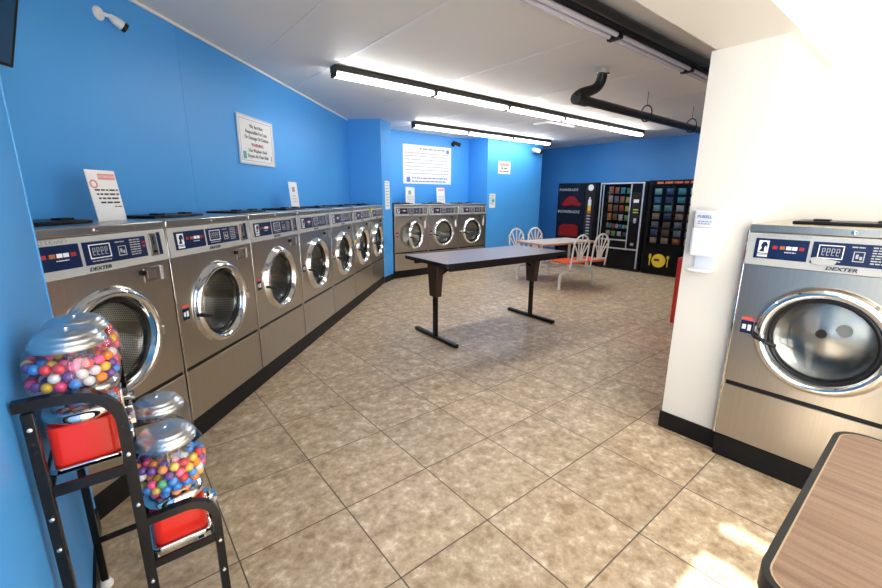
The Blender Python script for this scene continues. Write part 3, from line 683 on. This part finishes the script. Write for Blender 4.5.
# ------------------------------------------------------------------ near table (bottom right)
t = empty('laminate_table', 'brown wood-grain table with black edging, corner showing at the lower right', 'table', (1.18, -0.50, 0), 0)
X0, X1, Y0, Y1, NZ = -0.385, 0.395, -0.72, 0.61, 0.75
tt = MB().prism(rrect(X0 + .006, X1 - .006, Y0 + .006, Y1 - .006, 0.054), NZ - 0.03, NZ).build('tabletop', 'brown_laminate', t)
def band(o0, o1, z0, z1, name, mat, rr):
    a = rrect(X0 - o0, X1 + o0, Y0 - o0, Y1 + o0, rr + o0); b = rrect(X0 + o1, X1 - o1, Y0 + o1, Y1 - o1, rr - o1); n = len(a)
    m = MB().add([(x, y, z0) for x, y in a] + [(x, y, z1) for x, y in a] + [(x, y, z1) for x, y in b] + [(x, y, z0) for x, y in b],
       [(i, (i + 1) % n, n + (i + 1) % n, n + i) for i in range(n)] + [(n + i, n + (i + 1) % n, 2 * n + (i + 1) % n, 2 * n + i) for i in range(n)] + [(3 * n + i, 3 * n + (i + 1) % n, (i + 1) % n, i) for i in range(n)])
    return m.build(name, mat, tt)
band(0.006, 0.007, NZ - 0.038, NZ + 0.0008, 'edge_molding', 'black_plastic', 0.06)
band(-0.007, 0.010, NZ - 0.01, NZ + 0.0008, 'molding_lip', 'molding_lip', 0.06)
for yy in (-.5, .30):
    lg = MB(); lg.box(-0.025, 0.025, yy - .025, yy + .025, 0.03, NZ - 0.03); lo = lg.build('leg', 'black_metal', t, bevel=0.003)
    B(-0.30, 0.30, yy - .025, yy + .025, 0, 0.03).build('foot', 'black_metal', lo, bevel=0.004)

# ------------------------------------------------------------------ cluster seating
cs = empty('cluster_table', 'four-seat cafe table with red seats and white fan-backed chairs joined on', 'table with seats', (5.79, 4.15, 0), math.radians(-8))
mb = MB().prism(rrect(-0.58, 0.58, -0.32, 0.32, 0.03), 0.675, 0.70); tp = mb.build('tabletop', 'bistro_laminate', cs)
a = rrect(-.586, .586, -.326, .326, .036); b = rrect(-.58, .58, -.32, .32, .03); n = len(a)
mb = MB().add([(x, y, .672) for x, y in a] + [(x, y, .6985) for x, y in a] + [(x, y, .6985) for x, y in b], [(i, (i + 1) % n, n + (i + 1) % n, n + i) for i in range(n)] + [(n + i, n + (i + 1) % n, 2 * n + (i + 1) % n, 2 * n + i) for i in range(n)])
mb.build('edge_band', 'wood_edge', tp)
mb = MB()
for x in (-.33, .33): mb.tube([(x, 0, 0.25), (x, 0, 0.66)], 0.022, 10); mb.tube([(x, -.26, .66), (x, .26, .66)], 0.014, 8)
mb.tube([(-.33, 0, .27), (.33, 0, .27)], .02, 10); mb.build('table_support', 'white_enamel', cs)
for sy in (-1, 1):
    hy = 0.49 * sy
    mb = MB(); pts = [(-0.38, hy, 0.0), (-0.38, hy, 0.18)]
    for i in range(1, 6): a = PI - PI / 2 * i / 6; pts.append((-0.31 + 0.07 * math.cos(a), hy, 0.18 + 0.07 * math.sin(a)))
    pts.append((-0.31, hy, 0.25)); pts += [(-x, y, z) for x, y, z in pts[::-1]]
    mb.tube(pts, 0.023, 12)
    mb.ring([(0, 0), (0.03, 0), (0.03, 0.02), (0, 0.02)], (-.38, hy, 0), axis='z', n=12); mb.ring([(0, 0), (0.03, 0), (0.03, 0.02), (0, 0.02)], (.38, hy, 0), axis='z', n=12)
    mb.build('leg_frame', 'white_enamel', cs)
    for x in (-.222, .222):
        mb = MB(); mb.tube([(x * .9, 0, .27), (x, hy * .5, .27), (x, hy, .25), (x, hy * 1.0, .415)], 0.02, 10); mb.build('seat_arm', 'white_enamel', cs)
        B(x - .10, x + .10, hy - .08, hy + .08, .405, .425).build('seat_plate', 'white_enamel', cs, bevel=.004)
        seat = MB().prism(rrect(x - .185, x + .185, hy - .2, hy + .2, .05), .425, .455).build('seat', 'orange_seat', cs, bevel=.008)
        by = hy + 0.215 * sy
        mb = MB(); hw = .165; pts = [(x - hw, by - .02 * sy, .36), (x - hw, by, .50)]
        for i in range(0, 15): a = PI - PI * i / 14; pts.append((x + hw * math.cos(a), by + .035 * sy * (0.55 + .45 * math.sin(a)), .67 + .19 * math.sin(a)))
        pts += [(x + hw, by, .50), (x + hw, by - .02 * sy, .36)]
        mb.tube(pts, .0125, 10); mb.tube([(x - hw, by, .475), (x + hw, by, .475)], .0125, 10)
        bo = mb.build('backrest', 'white_enamel', cs)
        mb = MB()
        mb.tube([(x, by, .475), (x, by + .02 * sy, .68), (x, by + .033 * sy, .85)], .010, 8)
        for sx in (-1, 1):
            mb.tube([(x + .03 * sx, by, .475), (x + .035 * sx, by + .012 * sy, .62), (x + .08 * sx, by + .03 * sy, .76), (x + .11 * sx, by + .034 * sy, .825)], .010, 8)
            mb.tube([(x + .045 * sx, by, .475), (x + .06 * sx, by + .01 * sy, .58), (x + .12 * sx, by + .022 * sy, .68), (x + .175 * sx, by + .028 * sy, .745)], .010, 8)
        mb.build('fan_spokes', 'white_enamel', bo)

# ------------------------------------------------------------------ vending machines
VX, VH = 7.86, 1.70
VR = -PI / 2
v1 = empty('drink_machine', 'black sports drink vending machine with red bottle graphics, left of three', 'vending machine', (VX, 5.66, 0), VR)
VW = 0.965
cab = B(0, VW, 0, 0.82, 0.03, VH).build('cabinet', 'vend_black', v1, bevel=0.01)
B(0.02, VW - .02, 0.02, 0.8, 0, .03).build('base', 'black_plastic', v1)
gp = B(0.04, 0.68, -0.006, 0, 0.40, VH - 0.03).build('graphic_panel', pbsdf('vend_graphic', (0.006, 0.006, 0.012), 0.25, noise=0.3, nscale=6, spec=0.25), v1)
text('POWERADE', 0.070, 'grey_panel', gp, (0.27, -0.008, 1.56), sx=1.15, shear=0.1, bold=0.001, spacing=1.1)
text('POWERADE', 0.078, 'grey_panel', gp, (0.30, -0.008, 1.10), sx=1.2, shear=0.1, bold=0.001, spacing=1.1)
mb = MB(); mb.prism_y([(.10, 1.24), (.20, 1.22), (.38, 1.25), (.56, 1.22), (.60, 1.27), (.50, 1.33), (.44, 1.42), (.30, 1.43), (.20, 1.36)], -0.010, -0.006); mb.build('red_graphic', 'vend_red', gp)
mb = MB(); mb.prism_y([(.08, .58), (.56, .58), (.55, .80), (.48, .84), (.16, .83), (.09, .79)], -0.010, -0.006); mb.build('red_graphic', 'vend_red', gp)
sp = B(0.69, 0.90, -0.008, 0, 0.45, VH - .03).build('selection_panel', 'vend_inner', v1)
mb = MB(); mb.ring([(0.0, 0), (0.062, 0), (0.062, -0.006), (0, -0.006)], (0.80, -0.008, VH - .10), n=32); mb.build('round_badge', 'white_ink', sp)
mb = MB(); mb.box(.76, .83, -.012, -.008, 1.24, 1.36); mb.box(.78, .81, -.012, -.008, 1.36, 1.41); mb.build('bottle_picture', 'white_ink', sp)
B(.76, .83, -.012, -.008, 1.13, 1.24).build('bottle_picture', 'yellow_ink', sp); B(.755, .835, -.013, -.008, 1.08, 1.14).build('bottle_picture', 'amber_ink', sp)
for i in range(9): B(.75, .83, -.014, -.008, 1.02 - i * .062, 1.05 - i * .062).build('selection_button', 'grey_ink', sp)
B(0.12, 0.62, -0.02, 0, 0.12, 0.32).build('delivery_door', 'gasket', v1, bevel=.006)

def bag_mesh(mat, w, h, d):
    mb = MB(); nx, nz = 6, 6; vs = []; fs = []
    for side in (-1, 1):
        for j in range(nz + 1):
            for i in range(nx + 1):
                u, v = i / nx, j / nz; b_ = (math.sin(PI * u) ** .6) * (math.sin(PI * v) ** .6)
                vs.append(((u - .5) * w * (1 - .06 * math.sin(PI * v)), side * d / 2 * b_, v * h))
    k = (nx + 1) * (nz + 1)
    for s_ in (0, 1):
        for j in range(nz):
            for i in range(nx):
                a = s_ * k + j * (nx + 1) + i; f = (a, a + 1, a + nx + 2, a + nx + 1); fs.append(f if s_ == 0 else f[::-1])
    return mb.add(vs, fs).mesh('snack_bag', mat, smooth=60)
PAL = {'orange': (0.62, 0.16, 0.05), 'yellow': (0.62, 0.50, 0.08), 'blue': (0.08, 0.22, 0.55), 'red': (0.5, 0.04, 0.04), 'green': (0.20, 0.38, 0.10), 'pale': (0.5, 0.5, 0.48),
       'teal': (0.08, 0.35, 0.40), 'light blue': (0.22, 0.50, 0.72), 'brown': (0.18, 0.10, 0.07), 'tan': (0.50, 0.33, 0.22), 'grey': (0.22, 0.23, 0.28), 'dark blue': (0.05, 0.08, 0.2)}
MBAG = {}
for k, c in PAL.items():
    m = pbsdf('wrapper_' + k.replace(' ', '_'), tuple(min(.9, v * 1.35) for v in c), 0.3, noise=0.55, nscale=18, bump=0.4, bscale=30); MBAG[k] = m
ORD = ['first', 'second', 'third', 'fourth', 'fifth', 'sixth', 'seventh', 'eighth']
ROWN = ['top row', 'second row', 'third row', 'fourth row', 'fifth row', 'sixth row', 'bottom row']
def snack_shell(name, label, y, w):
    v = empty(name, label, 'vending machine', (VX, y, 0), VR)
    return v
# snack machine (middle)
v2 = empty('snack_machine', 'black snack vending machine with silver frame, middle of three', 'vending machine', (VX, 4.675, 0), VR)
c = MB(); c.box(0, .03, 0, .85, .03, VH); c.box(VW - .03, VW, 0, .85, .03, VH); c.box(.03, VW - .03, .82, .85, .03, VH); c.box(.03, VW - .03, 0, .82, VH - .04, VH); c.box(.03, VW - .03, .0, .82, .03, .56)
c.box(.68, VW - .03, 0, .82, .56, VH - .04); c.build('cabinet', 'vend_black', v2, bevel=.004)
B(.02, VW - .02, .02, .8, 0, .03).build('base', 'black_plastic', v2)
f = MB()
for q in ((.035, .055, .44, VH - .01), (.095, .112, .46, VH - .05), (.66, .68, .40, VH - .05), (.885, .915, .06, VH - .01)): f.box(q[0], q[1], -.016, 0, q[2], q[3])
for q in ((.035, .915, VH - .04, VH - .01), (.112, .66, .575, .60), (.055, .885, .41, .435)): f.box(q[0], q[1], -.015, -.001, q[2], q[3])
f.build('silver_frame', 'silver_trim', v2, bevel=.002)
B(.112, .66, -.004, -.001, .60, VH - .05).build('glass_front', 'vend_glass', v2)
B(.70, .86, -.012, 0, .95, 1.50).build('control_panel', 'vend_inner', v2, bevel=.003)
B(.735, .835, -.016, -.012, 1.31, 1.37).build('display', 'white_ink', v2)
mb = B(.745, .84, -.016, -.012, 1.17, 1.19); mb.box(.745, .84, -.016, -.012, 1.12, 1.14); mb.build('price_labels', pbsdf('lime_label', (.55, .62, .12), .4), v2)
B(.77, .82, -.02, -.012, .93, 1.02).build('coin_return', 'silver_trim', v2, bevel=.003)
B(.75, .81, -.006, 0, .50, .55).build('small_label', 'grey_ink', v2)
text('SNACKS', 0.035, 'white_ink', v2, (.15, -.017, VH - .025)) if False else None
rows2 = [(['orange', 'orange', 'teal', 'green'], 1.48, .15), (['tan', 'grey', 'orange', 'yellow'], 1.31, .15), (['orange', 'brown', 'red', 'yellow'], 1.14, .15), (['orange', 'brown', 'pale', 'green'], .965, .15),
         (['grey', 'teal', 'red', 'pale', 'blue', 'light blue', 'yellow'], .81, .11), (['tan', 'green', 'pale', 'dark blue'], .655, .11)]
SH = []
for zi, (cols_, z, h) in enumerate(rows2):
    B(.115, .658, .04, .5, z - .012, z).build('shelf', 'black_metal', v2)
    n = len(cols_)
    for i, ck in enumerate(cols_):
        w_ = .46 / n * .80; h = h * .9 if i % 2 else h * .96; h = min(h, .135); o = bpy.data.objects.new('snack_bag', bag_mesh(MBAG[ck], w_, h, .07)); COL.objects.link(o)
        lx = .155 + .48 * (i + .5) / n; o.location = (VX + .085, 4.675 - lx, z); o.rotation_euler.z = VR + rnd.uniform(-.1, .1)
        tag(o, '%s wrapped snack, %s from left on the %s of the silver-framed machine' % (ck, ORD[i], ['top shelf', 'second shelf', 'third shelf', 'fourth shelf', 'fifth shelf', 'bottom shelf'][zi]), 'snack', 'snacks in the silver-framed machine')
# third machine
v3 = empty('snack_machine', 'black carousel vending machine with round yellow emblem, rightmost of three', 'vending machine', (VX, 3.69, 0), VR)
W3 = 1.0
c = MB(); c.box(0, .06, 0, .85, .03, VH + .01); c.box(W3 - .03, W3, 0, .85, .03, VH + .01); c.box(.06, W3 - .03, .82, .85, .03, VH); c.box(.06, W3 - .03, 0, .82, VH - .09, VH + .01); c.box(.06, W3 - .03, 0, .82, .03, .56)
c.build('cabinet', 'vend_black', v3, bevel=.006)
B(.02, W3 - .02, .02, .8, 0, .03).build('base', 'black_plastic', v3)
mb = wordbars(MB(), .14, .80, VH - .035, .035, 0, 12); mb.build('header_lettering', 'amber_ink', v3)
mb = MB(); mb.ring([(0, 0), (.125, 0), (.125, -.008), (0, -.008)], (.33, 0, .27), n=40); em = mb.build('emblem', 'yellow_ink', v3)
mb = wordbars(MB(), .25, .42, .28, .045, -.008, 21); mb.build('emblem_lettering', 'dark_ink', em)
mb = MB(); mb.tube([(.17, -.004, .17), (.17, -.004, .36)], .010, 8); mb.box(.15, .19, -.006, 0, .30, .38); mb.tube([(.49, -.004, .17), (.49, -.004, .30)], .010, 8); mb.sphere((.49, -.003, .34), .022, sz=1.6); mb.build('fork_and_spoon', 'yellow_ink', em)
B(.07, .93, -.004, -.001, .57, VH - .09).build('glass_front', 'vend_glass', v3)
g = MB()
for x in (.07, .265, .465, .665, .865): g.box(x - .012, x + .012, -.02, -.004, .57, VH - .09)
zs3 = [1.46, 1.31, 1.165, 1.02, .87, .72, .58]
for z in zs3: g.box(.07, .93, -.012, -.004, z - .02, z - .004)
g.build('door_grid', 'vend_black', v3)
cols3 = [['light blue', 'dark blue', 'teal', 'light blue'], ['blue', 'dark blue', 'teal', 'pale'], ['light blue', 'teal', 'pale', 'grey'], ['tan', 'dark blue', 'tan', 'tan'], ['grey', 'brown', 'grey', 'pale'], ['dark blue', 'brown', 'grey', 'grey'], ['tan', 'tan', 'orange', 'tan']]
for zi, (z, cc) in enumerate(zip(zs3, cols3)):
    B(.062, .968, .03, .5, z - .012, z).build('shelf', 'black_metal', v3)
    for i, ck in enumerate(cc):
        o = bpy.data.objects.new('snack_bag', bag_mesh(MBAG[ck], .145, .108, .05)); COL.objects.link(o)
        o.location = (VX + .06, 3.69 - (.165 + .2 * i), z); o.rotation_euler.z = VR + rnd.uniform(-.1, .1)
        tag(o, '%s wrapped item, %s from left in the %s of the rightmost vending machine' % (ck, ORD[i], ROWN[zi]), 'snack', 'items in the rightmost machine')

# ------------------------------------------------------------------ red cabinet behind partition
rc = empty('red_cabinet', 'tall red box half hidden behind the white partition', 'cabinet', (3.91, 1.51, 0), 0)
B(0, .6, -.5, 0.0, 0.28, .885).build('upper_body', 'red_cabinet_paint', rc, bevel=.01)
B(.03, .58, -.48, -0.035, 0, .28).build('lower_body', 'red_cabinet_paint', rc, bevel=.008)

# ------------------------------------------------------------------ hand sanitizer dispenser
ds = empty('sanitizer_dispenser', 'white hand sanitizer dispenser on the cream column', 'dispenser', (2.545, 0.845, 1.01), VR)
def ds_shape(x0, x1, y0, z0, z1, r): return MB().prism(rrect(x0, x1, y0, 0.0, r), z0, z1)
ds_shape(-.058, .058, -.09, .085, .235, .02).build('dispenser_body', 'white_plastic', ds, bevel=.008)
top = ds_shape(-.055, .062, -.085, .236, .325, .015).build('refill_cover', pbsdf('translucent_grey', (.72, .74, .78), .15), ds, bevel=.006)
text('PURELL', 0.021, 'blue_ink', top, (0.0, -0.0865, .292), bold=.0006)
mb = wordbars(MB(), -.03, .035, .267, .005, -.0855, 3); mb = wordbars(mb, -.03, .03, .256, .005, -.0855, 4); mb.build('lettering', 'blue_ink', top)
B(-.045, .045, -.01, 0, .012, .085).build('drip_guard', pbsdf('pale_blue_plastic', (.72, .77, .90), .3), ds)
ds_shape(-.062, .062, -.10, 0, .014, .03).build('drip_tray', 'white_plastic', ds, bevel=.004)

# ------------------------------------------------------------------ gumball stand
Y0S, Y1S = 1.15, 1.725
st = empty('gumball_stand', 'black two-tier tubular stand carrying the gumball machines', 'stand', (-0.035, 1.44, 0), 0)
def ST(mb): 
    mb.v = [(x + 0.035, y - 1.44, z) for x, y, z in mb.v]; return mb
def arc(cx, cz, r, a0, a1, y, n=8): return [(cx + r * math.cos(a0 + (a1 - a0) * i / n), y, cz + r * math.sin(a0 + (a1 - a0) * i / n)) for i in range(n + 1)]
for yy in (Y0S, Y1S):
    mb = MB(); mb.tube([(-0.185, yy, 0.03), (-0.185, yy, 0.955)], 0.0105, sq=True); ST(mb).build('rear_leg', 'black_metal', st, bevel=.002)
    mb = MB(); pts = [(-0.205, yy, 0.972), (-0.16, yy, 0.972), (-0.12, yy, 0.968)] + arc(-.12, .883, .085, PI / 2, 0, yy)[0:] + [(-0.0355, yy, 0.70), (-0.0355, yy, 0.03)]
    mb.tube(pts, 0.0115, sq=True); ST(mb).build('upper_hoop', 'black_metal', st, bevel=.002)
    mb = MB(); pts = [(-0.028, yy, 0.600), (0.055, yy, 0.600)] + arc(.055, .530, .070, PI / 2, 0, yy) + [(0.125, yy, 0.40), (0.125, yy, 0.03)]
    mb.tube(pts, 0.0105, sq=True); ST(mb).build('lower_hoop', 'black_metal', st, bevel=.002)
    for q in ((-.185, -.035, .745, .77), (-.035, .125, .455, .477), (-.185, .125, .185, .205)): ST(B(q[0], q[1], yy - .004, yy + .004, q[2], q[3])).build('cross_bar', 'black_metal', st)
    for x in (-.185, -.0355, .125):
        mb = MB(); mb.ring([(0, 0), (0.02, 0), (0.022, .012), (.014, .032), (0, .032)], (x, yy, 0), axis='z', n=16); ST(mb).build('foot', 'white_plastic', st)
mb = MB()
for x, z in ((-.185, .757), (-.04, .757)): mb.box(x - .01, x + .01, Y0S, Y1S, z - .010, z - .0)
for x, z in ((-.03, .467), (.12, .467)): mb.box(x - .01, x + .01, Y0S, Y1S, z - .010, z - .0)
ST(mb).build('side_rails', 'black_metal', st)
mb = MB()
for (x, z) in ((-.185, .92), (-.185, .70), (-.185, .62), (-.0355, .80), (-.0355, .66), (-.0355, .43), (.125, .46), (.125, .36)):
    mb.ring([(0, 0), (.0055, -.0), (.0045, -.004), (0, -.005)], (x, Y0S - .0115, z), n=10)
ST(mb).build('bolts', 'chrome', st)
mb = MB()
for (x, z) in ((-.185, .885), (-.185, .865), (-.0355, .775), (-.0355, .76), (-.0355, .875)):
    mb.ring([(0, 0), (.004, -.0), (.004, -.0006), (0, -.0006)], (x, Y0S - .0115, z), n=10)
ST(mb).build('bolt_holes', 'gasket', st)

GR, GH = 0.090, 0.174
def make_gum(label):
    g = empty('gumball_machine', label, 'gumball machine', (0, 0, 0), 0, 'gumball machines on the stand')
    MB().prism(rrect(-.072, .072, -.072, .072, .02), 0, .014).build('base_plate', 'chrome', g, bevel=.003)
    MB().prism(rrect(-.064, .064, -.064, .064, .022), .014, .112).build('red_body', 'red_plastic', g, bevel=.004)
    mb = MB(); mb.ring([(.062, .112), (.070, .115), (.074, .124), (.072, .134), (.062, .142), (.052, .146), (.0, .147)], (0, 0, 0), axis='z', n=40, cap0=True); mb.build('chrome_neck', 'chrome', g, smooth=60)
    prof = []
    for i in range(15):
        a = -PI / 2 + PI * i / 14; ca, sa = math.cos(a), math.sin(a)
        prof.append((GR * (abs(ca) ** .55), .228 + GH / 2 * (1 if sa > 0 else -1) * abs(sa) ** .85))
    prof = [p for p in prof if p[0] > .048]
    mb = MB(); mb.ring(prof, (0, 0, 0), axis='z', n=48); mb.build('globe', 'globe_glass', g, smooth=70)
    zt = max(p[1] for p in prof)
    mb = MB(); z = .291; mb.ring([(.066, z - .006), (.070, z - .006), (.072, z), (.070, z + .007), (.066, z + .009), (.065, z + .014), (.062, z + .018), (.059, z + .019), (.057, z + .025), (.053, z + .029), (.047, z + .029), (.044, z + .032), (.028, z + .034), (0, z + .035)], (0, 0, 0), axis='z', n=48)
    ld = mb.build('lid', 'globe_chrome', g, smooth=60)
    mb = MB(); mb.ring([(0.006, 0), (.006, .004), (.0, .005)], (0, 0, z + .034), axis='z', n=12); mb.build('lid_lock', 'chrome', ld)
    mb = MB(); mb.prism(rrect(.062, .072, -.034, .034, .004), .03, .10)
    cm = mb.build('coin_mechanism', 'chrome', g, bevel=.003)
    mb = MB(); mb.box(.072, .082, -.010, .010, .070, .088); mb.tube([(.072, 0, .064), (.094, 0, .064)], .009, 12); mb.box(.088, .098, -.022, .022, .058, .070); mb.build('coin_handle', 'chrome', cm)
    mb = MB(); mb.box(.066, .090, -.018, .018, .016, .040); mb.build('chute_door', 'chrome', cm, bevel=.003)
    return g
spots = [(-.109, 1.262, .770, 'upper front gumball machine, half full, on the stand by the blue wall'),
         (-.104, 1.448, .757, 'upper rear gumball machine, mostly hidden behind the upper front one'),
         (.046, 1.262, .458, 'lower front gumball machine, full of bright gumballs, nearest the floor'),
         (.046, 1.490, .455, 'lower rear gumball machine with an empty clear globe')]
gp_ = make_gum(spots[0][3])
for i, (x, y, z, lb) in enumerate(spots):
    g = gp_ if i == 0 else copy_tree(gp_); g.location = (x, y, z); g['label'] = lb
GC = {'blue': (.05, .27, .72), 'orange': (.85, .25, .03), 'pink': (.85, .09, .25), 'purple': (.15, .06, .28), 'red': (.70, .04, .05), 'white': (.75, .72, .72), 'yellow': (.80, .52, .06), 'green': (.12, .42, .20)}
BR = .0118
GM = {}
for k, c in GC.items():
    GM[k] = MB().sphere((0, 0, 0), BR, 14, 9).mesh('gumball', pbsdf('candy_' + k, c, .25, coat=.3), smooth=80)
def inner_r(z, marg):      # radius available at height z (local) inside the globe for ball centres
    u = (z - .228) / (GH / 2)
    if abs(u) >= 1: return -1
    s_ = abs(u) ** (1 / .85); ca = math.sqrt(max(0, 1 - s_ * s_)); return GR * ca ** .55 - marg
def fill(spot, zlo, zhi, where, weights, cap, hide=None):
    gx, gy, gz, _ = spots[spot]; d = BR * 2.02; cands = []; lay = 0; z = zlo; keys = list(weights); ws = [weights[k] for k in keys]
    while z < zhi:
        r = inner_r(z, BR * 1.12)
        if r > 0:
            # concentric rings: ball on the glass first
            rr = r
            ph = rnd.uniform(0, 6)
            ri = 0
            while rr > 0 and ri < 2:
                n_ = max(1, int(2 * PI * rr / (d * 1.01))) if rr > d * .6 else 1
                for i in range(n_):
                    a = ph + 2 * PI * i / n_
                    cands.append((rr * math.cos(a), rr * math.sin(a), z))
                rr -= d * 1.0; ri += 1
        z += d * .88; lay += 1
    out = []
    for c in cands:
        if all((c[0] - o[0]) ** 2 + (c[1] - o[1]) ** 2 + (c[2] - o[2]) ** 2 > (BR * 1.86) ** 2 for o in out): out.append(c)
    # nearest to the viewer's side first
    cam = Vector((0, 0, 1.397)); out.sort(key=lambda c: (Vector((gx + c[0], gy + c[1], gz + c[2])) - cam).length)
    for c in out[:cap]:
        k = rnd.choices(keys, ws)[0]; o = bpy.data.objects.new('gumball', GM[k]); COL.objects.link(o)
        o.location = (gx + c[0], gy + c[1], gz + c[2])
        tag(o, '%s gumball inside the globe of the %s gumball machine' % (k, where), 'gumball', 'gumballs in the %s machine' % where)
    return len(out)
n1 = fill(2, .158, .258, 'lower front', {'blue': 5, 'orange': 4, 'pink': 3, 'purple': 3, 'red': 2, 'white': 1.5, 'yellow': 3, 'green': 1}, 130)
n2 = fill(0, .212, .262, 'upper front', {'pink': 5, 'red': 3, 'blue': 3, 'orange': 3, 'purple': 3, 'yellow': 2, 'white': 1.5}, 95)
n3 = fill(1, .190, .278, 'upper rear', {'pink': 5, 'red': 3, 'orange': 3, 'yellow': 2}, 70)
print('gumballs', n1, n2, n3)

# ------------------------------------------------------------------ light
w = bpy.data.worlds.new('World'); sc.world = w; w.use_nodes = True
bg = w.node_tree.nodes['Background']; bg.inputs[0].default_value = (1.0, 0.98, 0.95, 1); bg.inputs[1].default_value = 1.7
def area(name, loc, rot, sx, sy, e, col=(1, 1, 1)):
    l = bpy.data.lights.new(name, 'AREA'); l.shape = 'RECTANGLE'; l.size = sx; l.size_y = sy; l.energy = e; l.color = col
    o = bpy.data.objects.new(name, l); COL.objects.link(o); o.location = loc; o.rotation_euler = rot; return o
area('window_daylight', ((WX0 + WX1) / 2, -2.215, (WZ0 + WZ1) / 2), (PI / 2, 0, 0), WX1 - WX0 - .1, WZ1 - WZ0 - .1, 40, (1.0, 0.97, 0.91))
area('side_window_daylight', (-0.20, -1.2, 1.32), (PI / 2, 0, -PI / 2), 1.5, 1.95, 37, (1.0, 0.97, 0.92))
su = bpy.data.lights.new('sun', 'SUN'); su.energy = 9; su.angle = math.radians(.8); su.color = (1, .96, .88)
so = bpy.data.objects.new('sun', su); COL.objects.link(so)
el = math.atan(1.1); so.rotation_euler = Vector((-math.cos(el), 0, math.sin(el))).to_track_quat('Z', 'Y').to_euler()

# ------------------------------------------------------------------ camera
cam = bpy.data.cameras.new('camera'); cam.sensor_width = 36; cam.lens = 16.795; cam.clip_start = 0.02
co = bpy.data.objects.new('camera', cam); COL.objects.link(co)
R_ = Vector((0.7795245, -0.6263596, 0.0038937)); U_ = Vector((0.1404532, 0.1808498, 0.9734301)); F_ = Vector((0.6104215, 0.7582658, -0.2289511))
mt = Matrix((R_, U_, -F_)).transposed().to_4x4(); mt.translation = Vector((0, 0, 1.397)); co.matrix_world = mt
sc.camera = co
sc.view_settings.view_transform = 'Standard'; sc.view_settings.look = 'None'; sc.view_settings.gamma = 1; sc.view_settings.use_curve_mapping = False
sc.view_settings.exposure = 0.97
sc.cycles.use_denoising = True; sc.cycles.use_light_tree = False
sc.cycles.max_bounces = 10; sc.cycles.diffuse_bounces = 5; sc.cycles.glossy_bounces = 5; sc.cycles.transparent_max_bounces = 16
sc.cycles.caustics_reflective = False; sc.cycles.caustics_refractive = False
sc.cycles.sample_clamp_indirect = 6
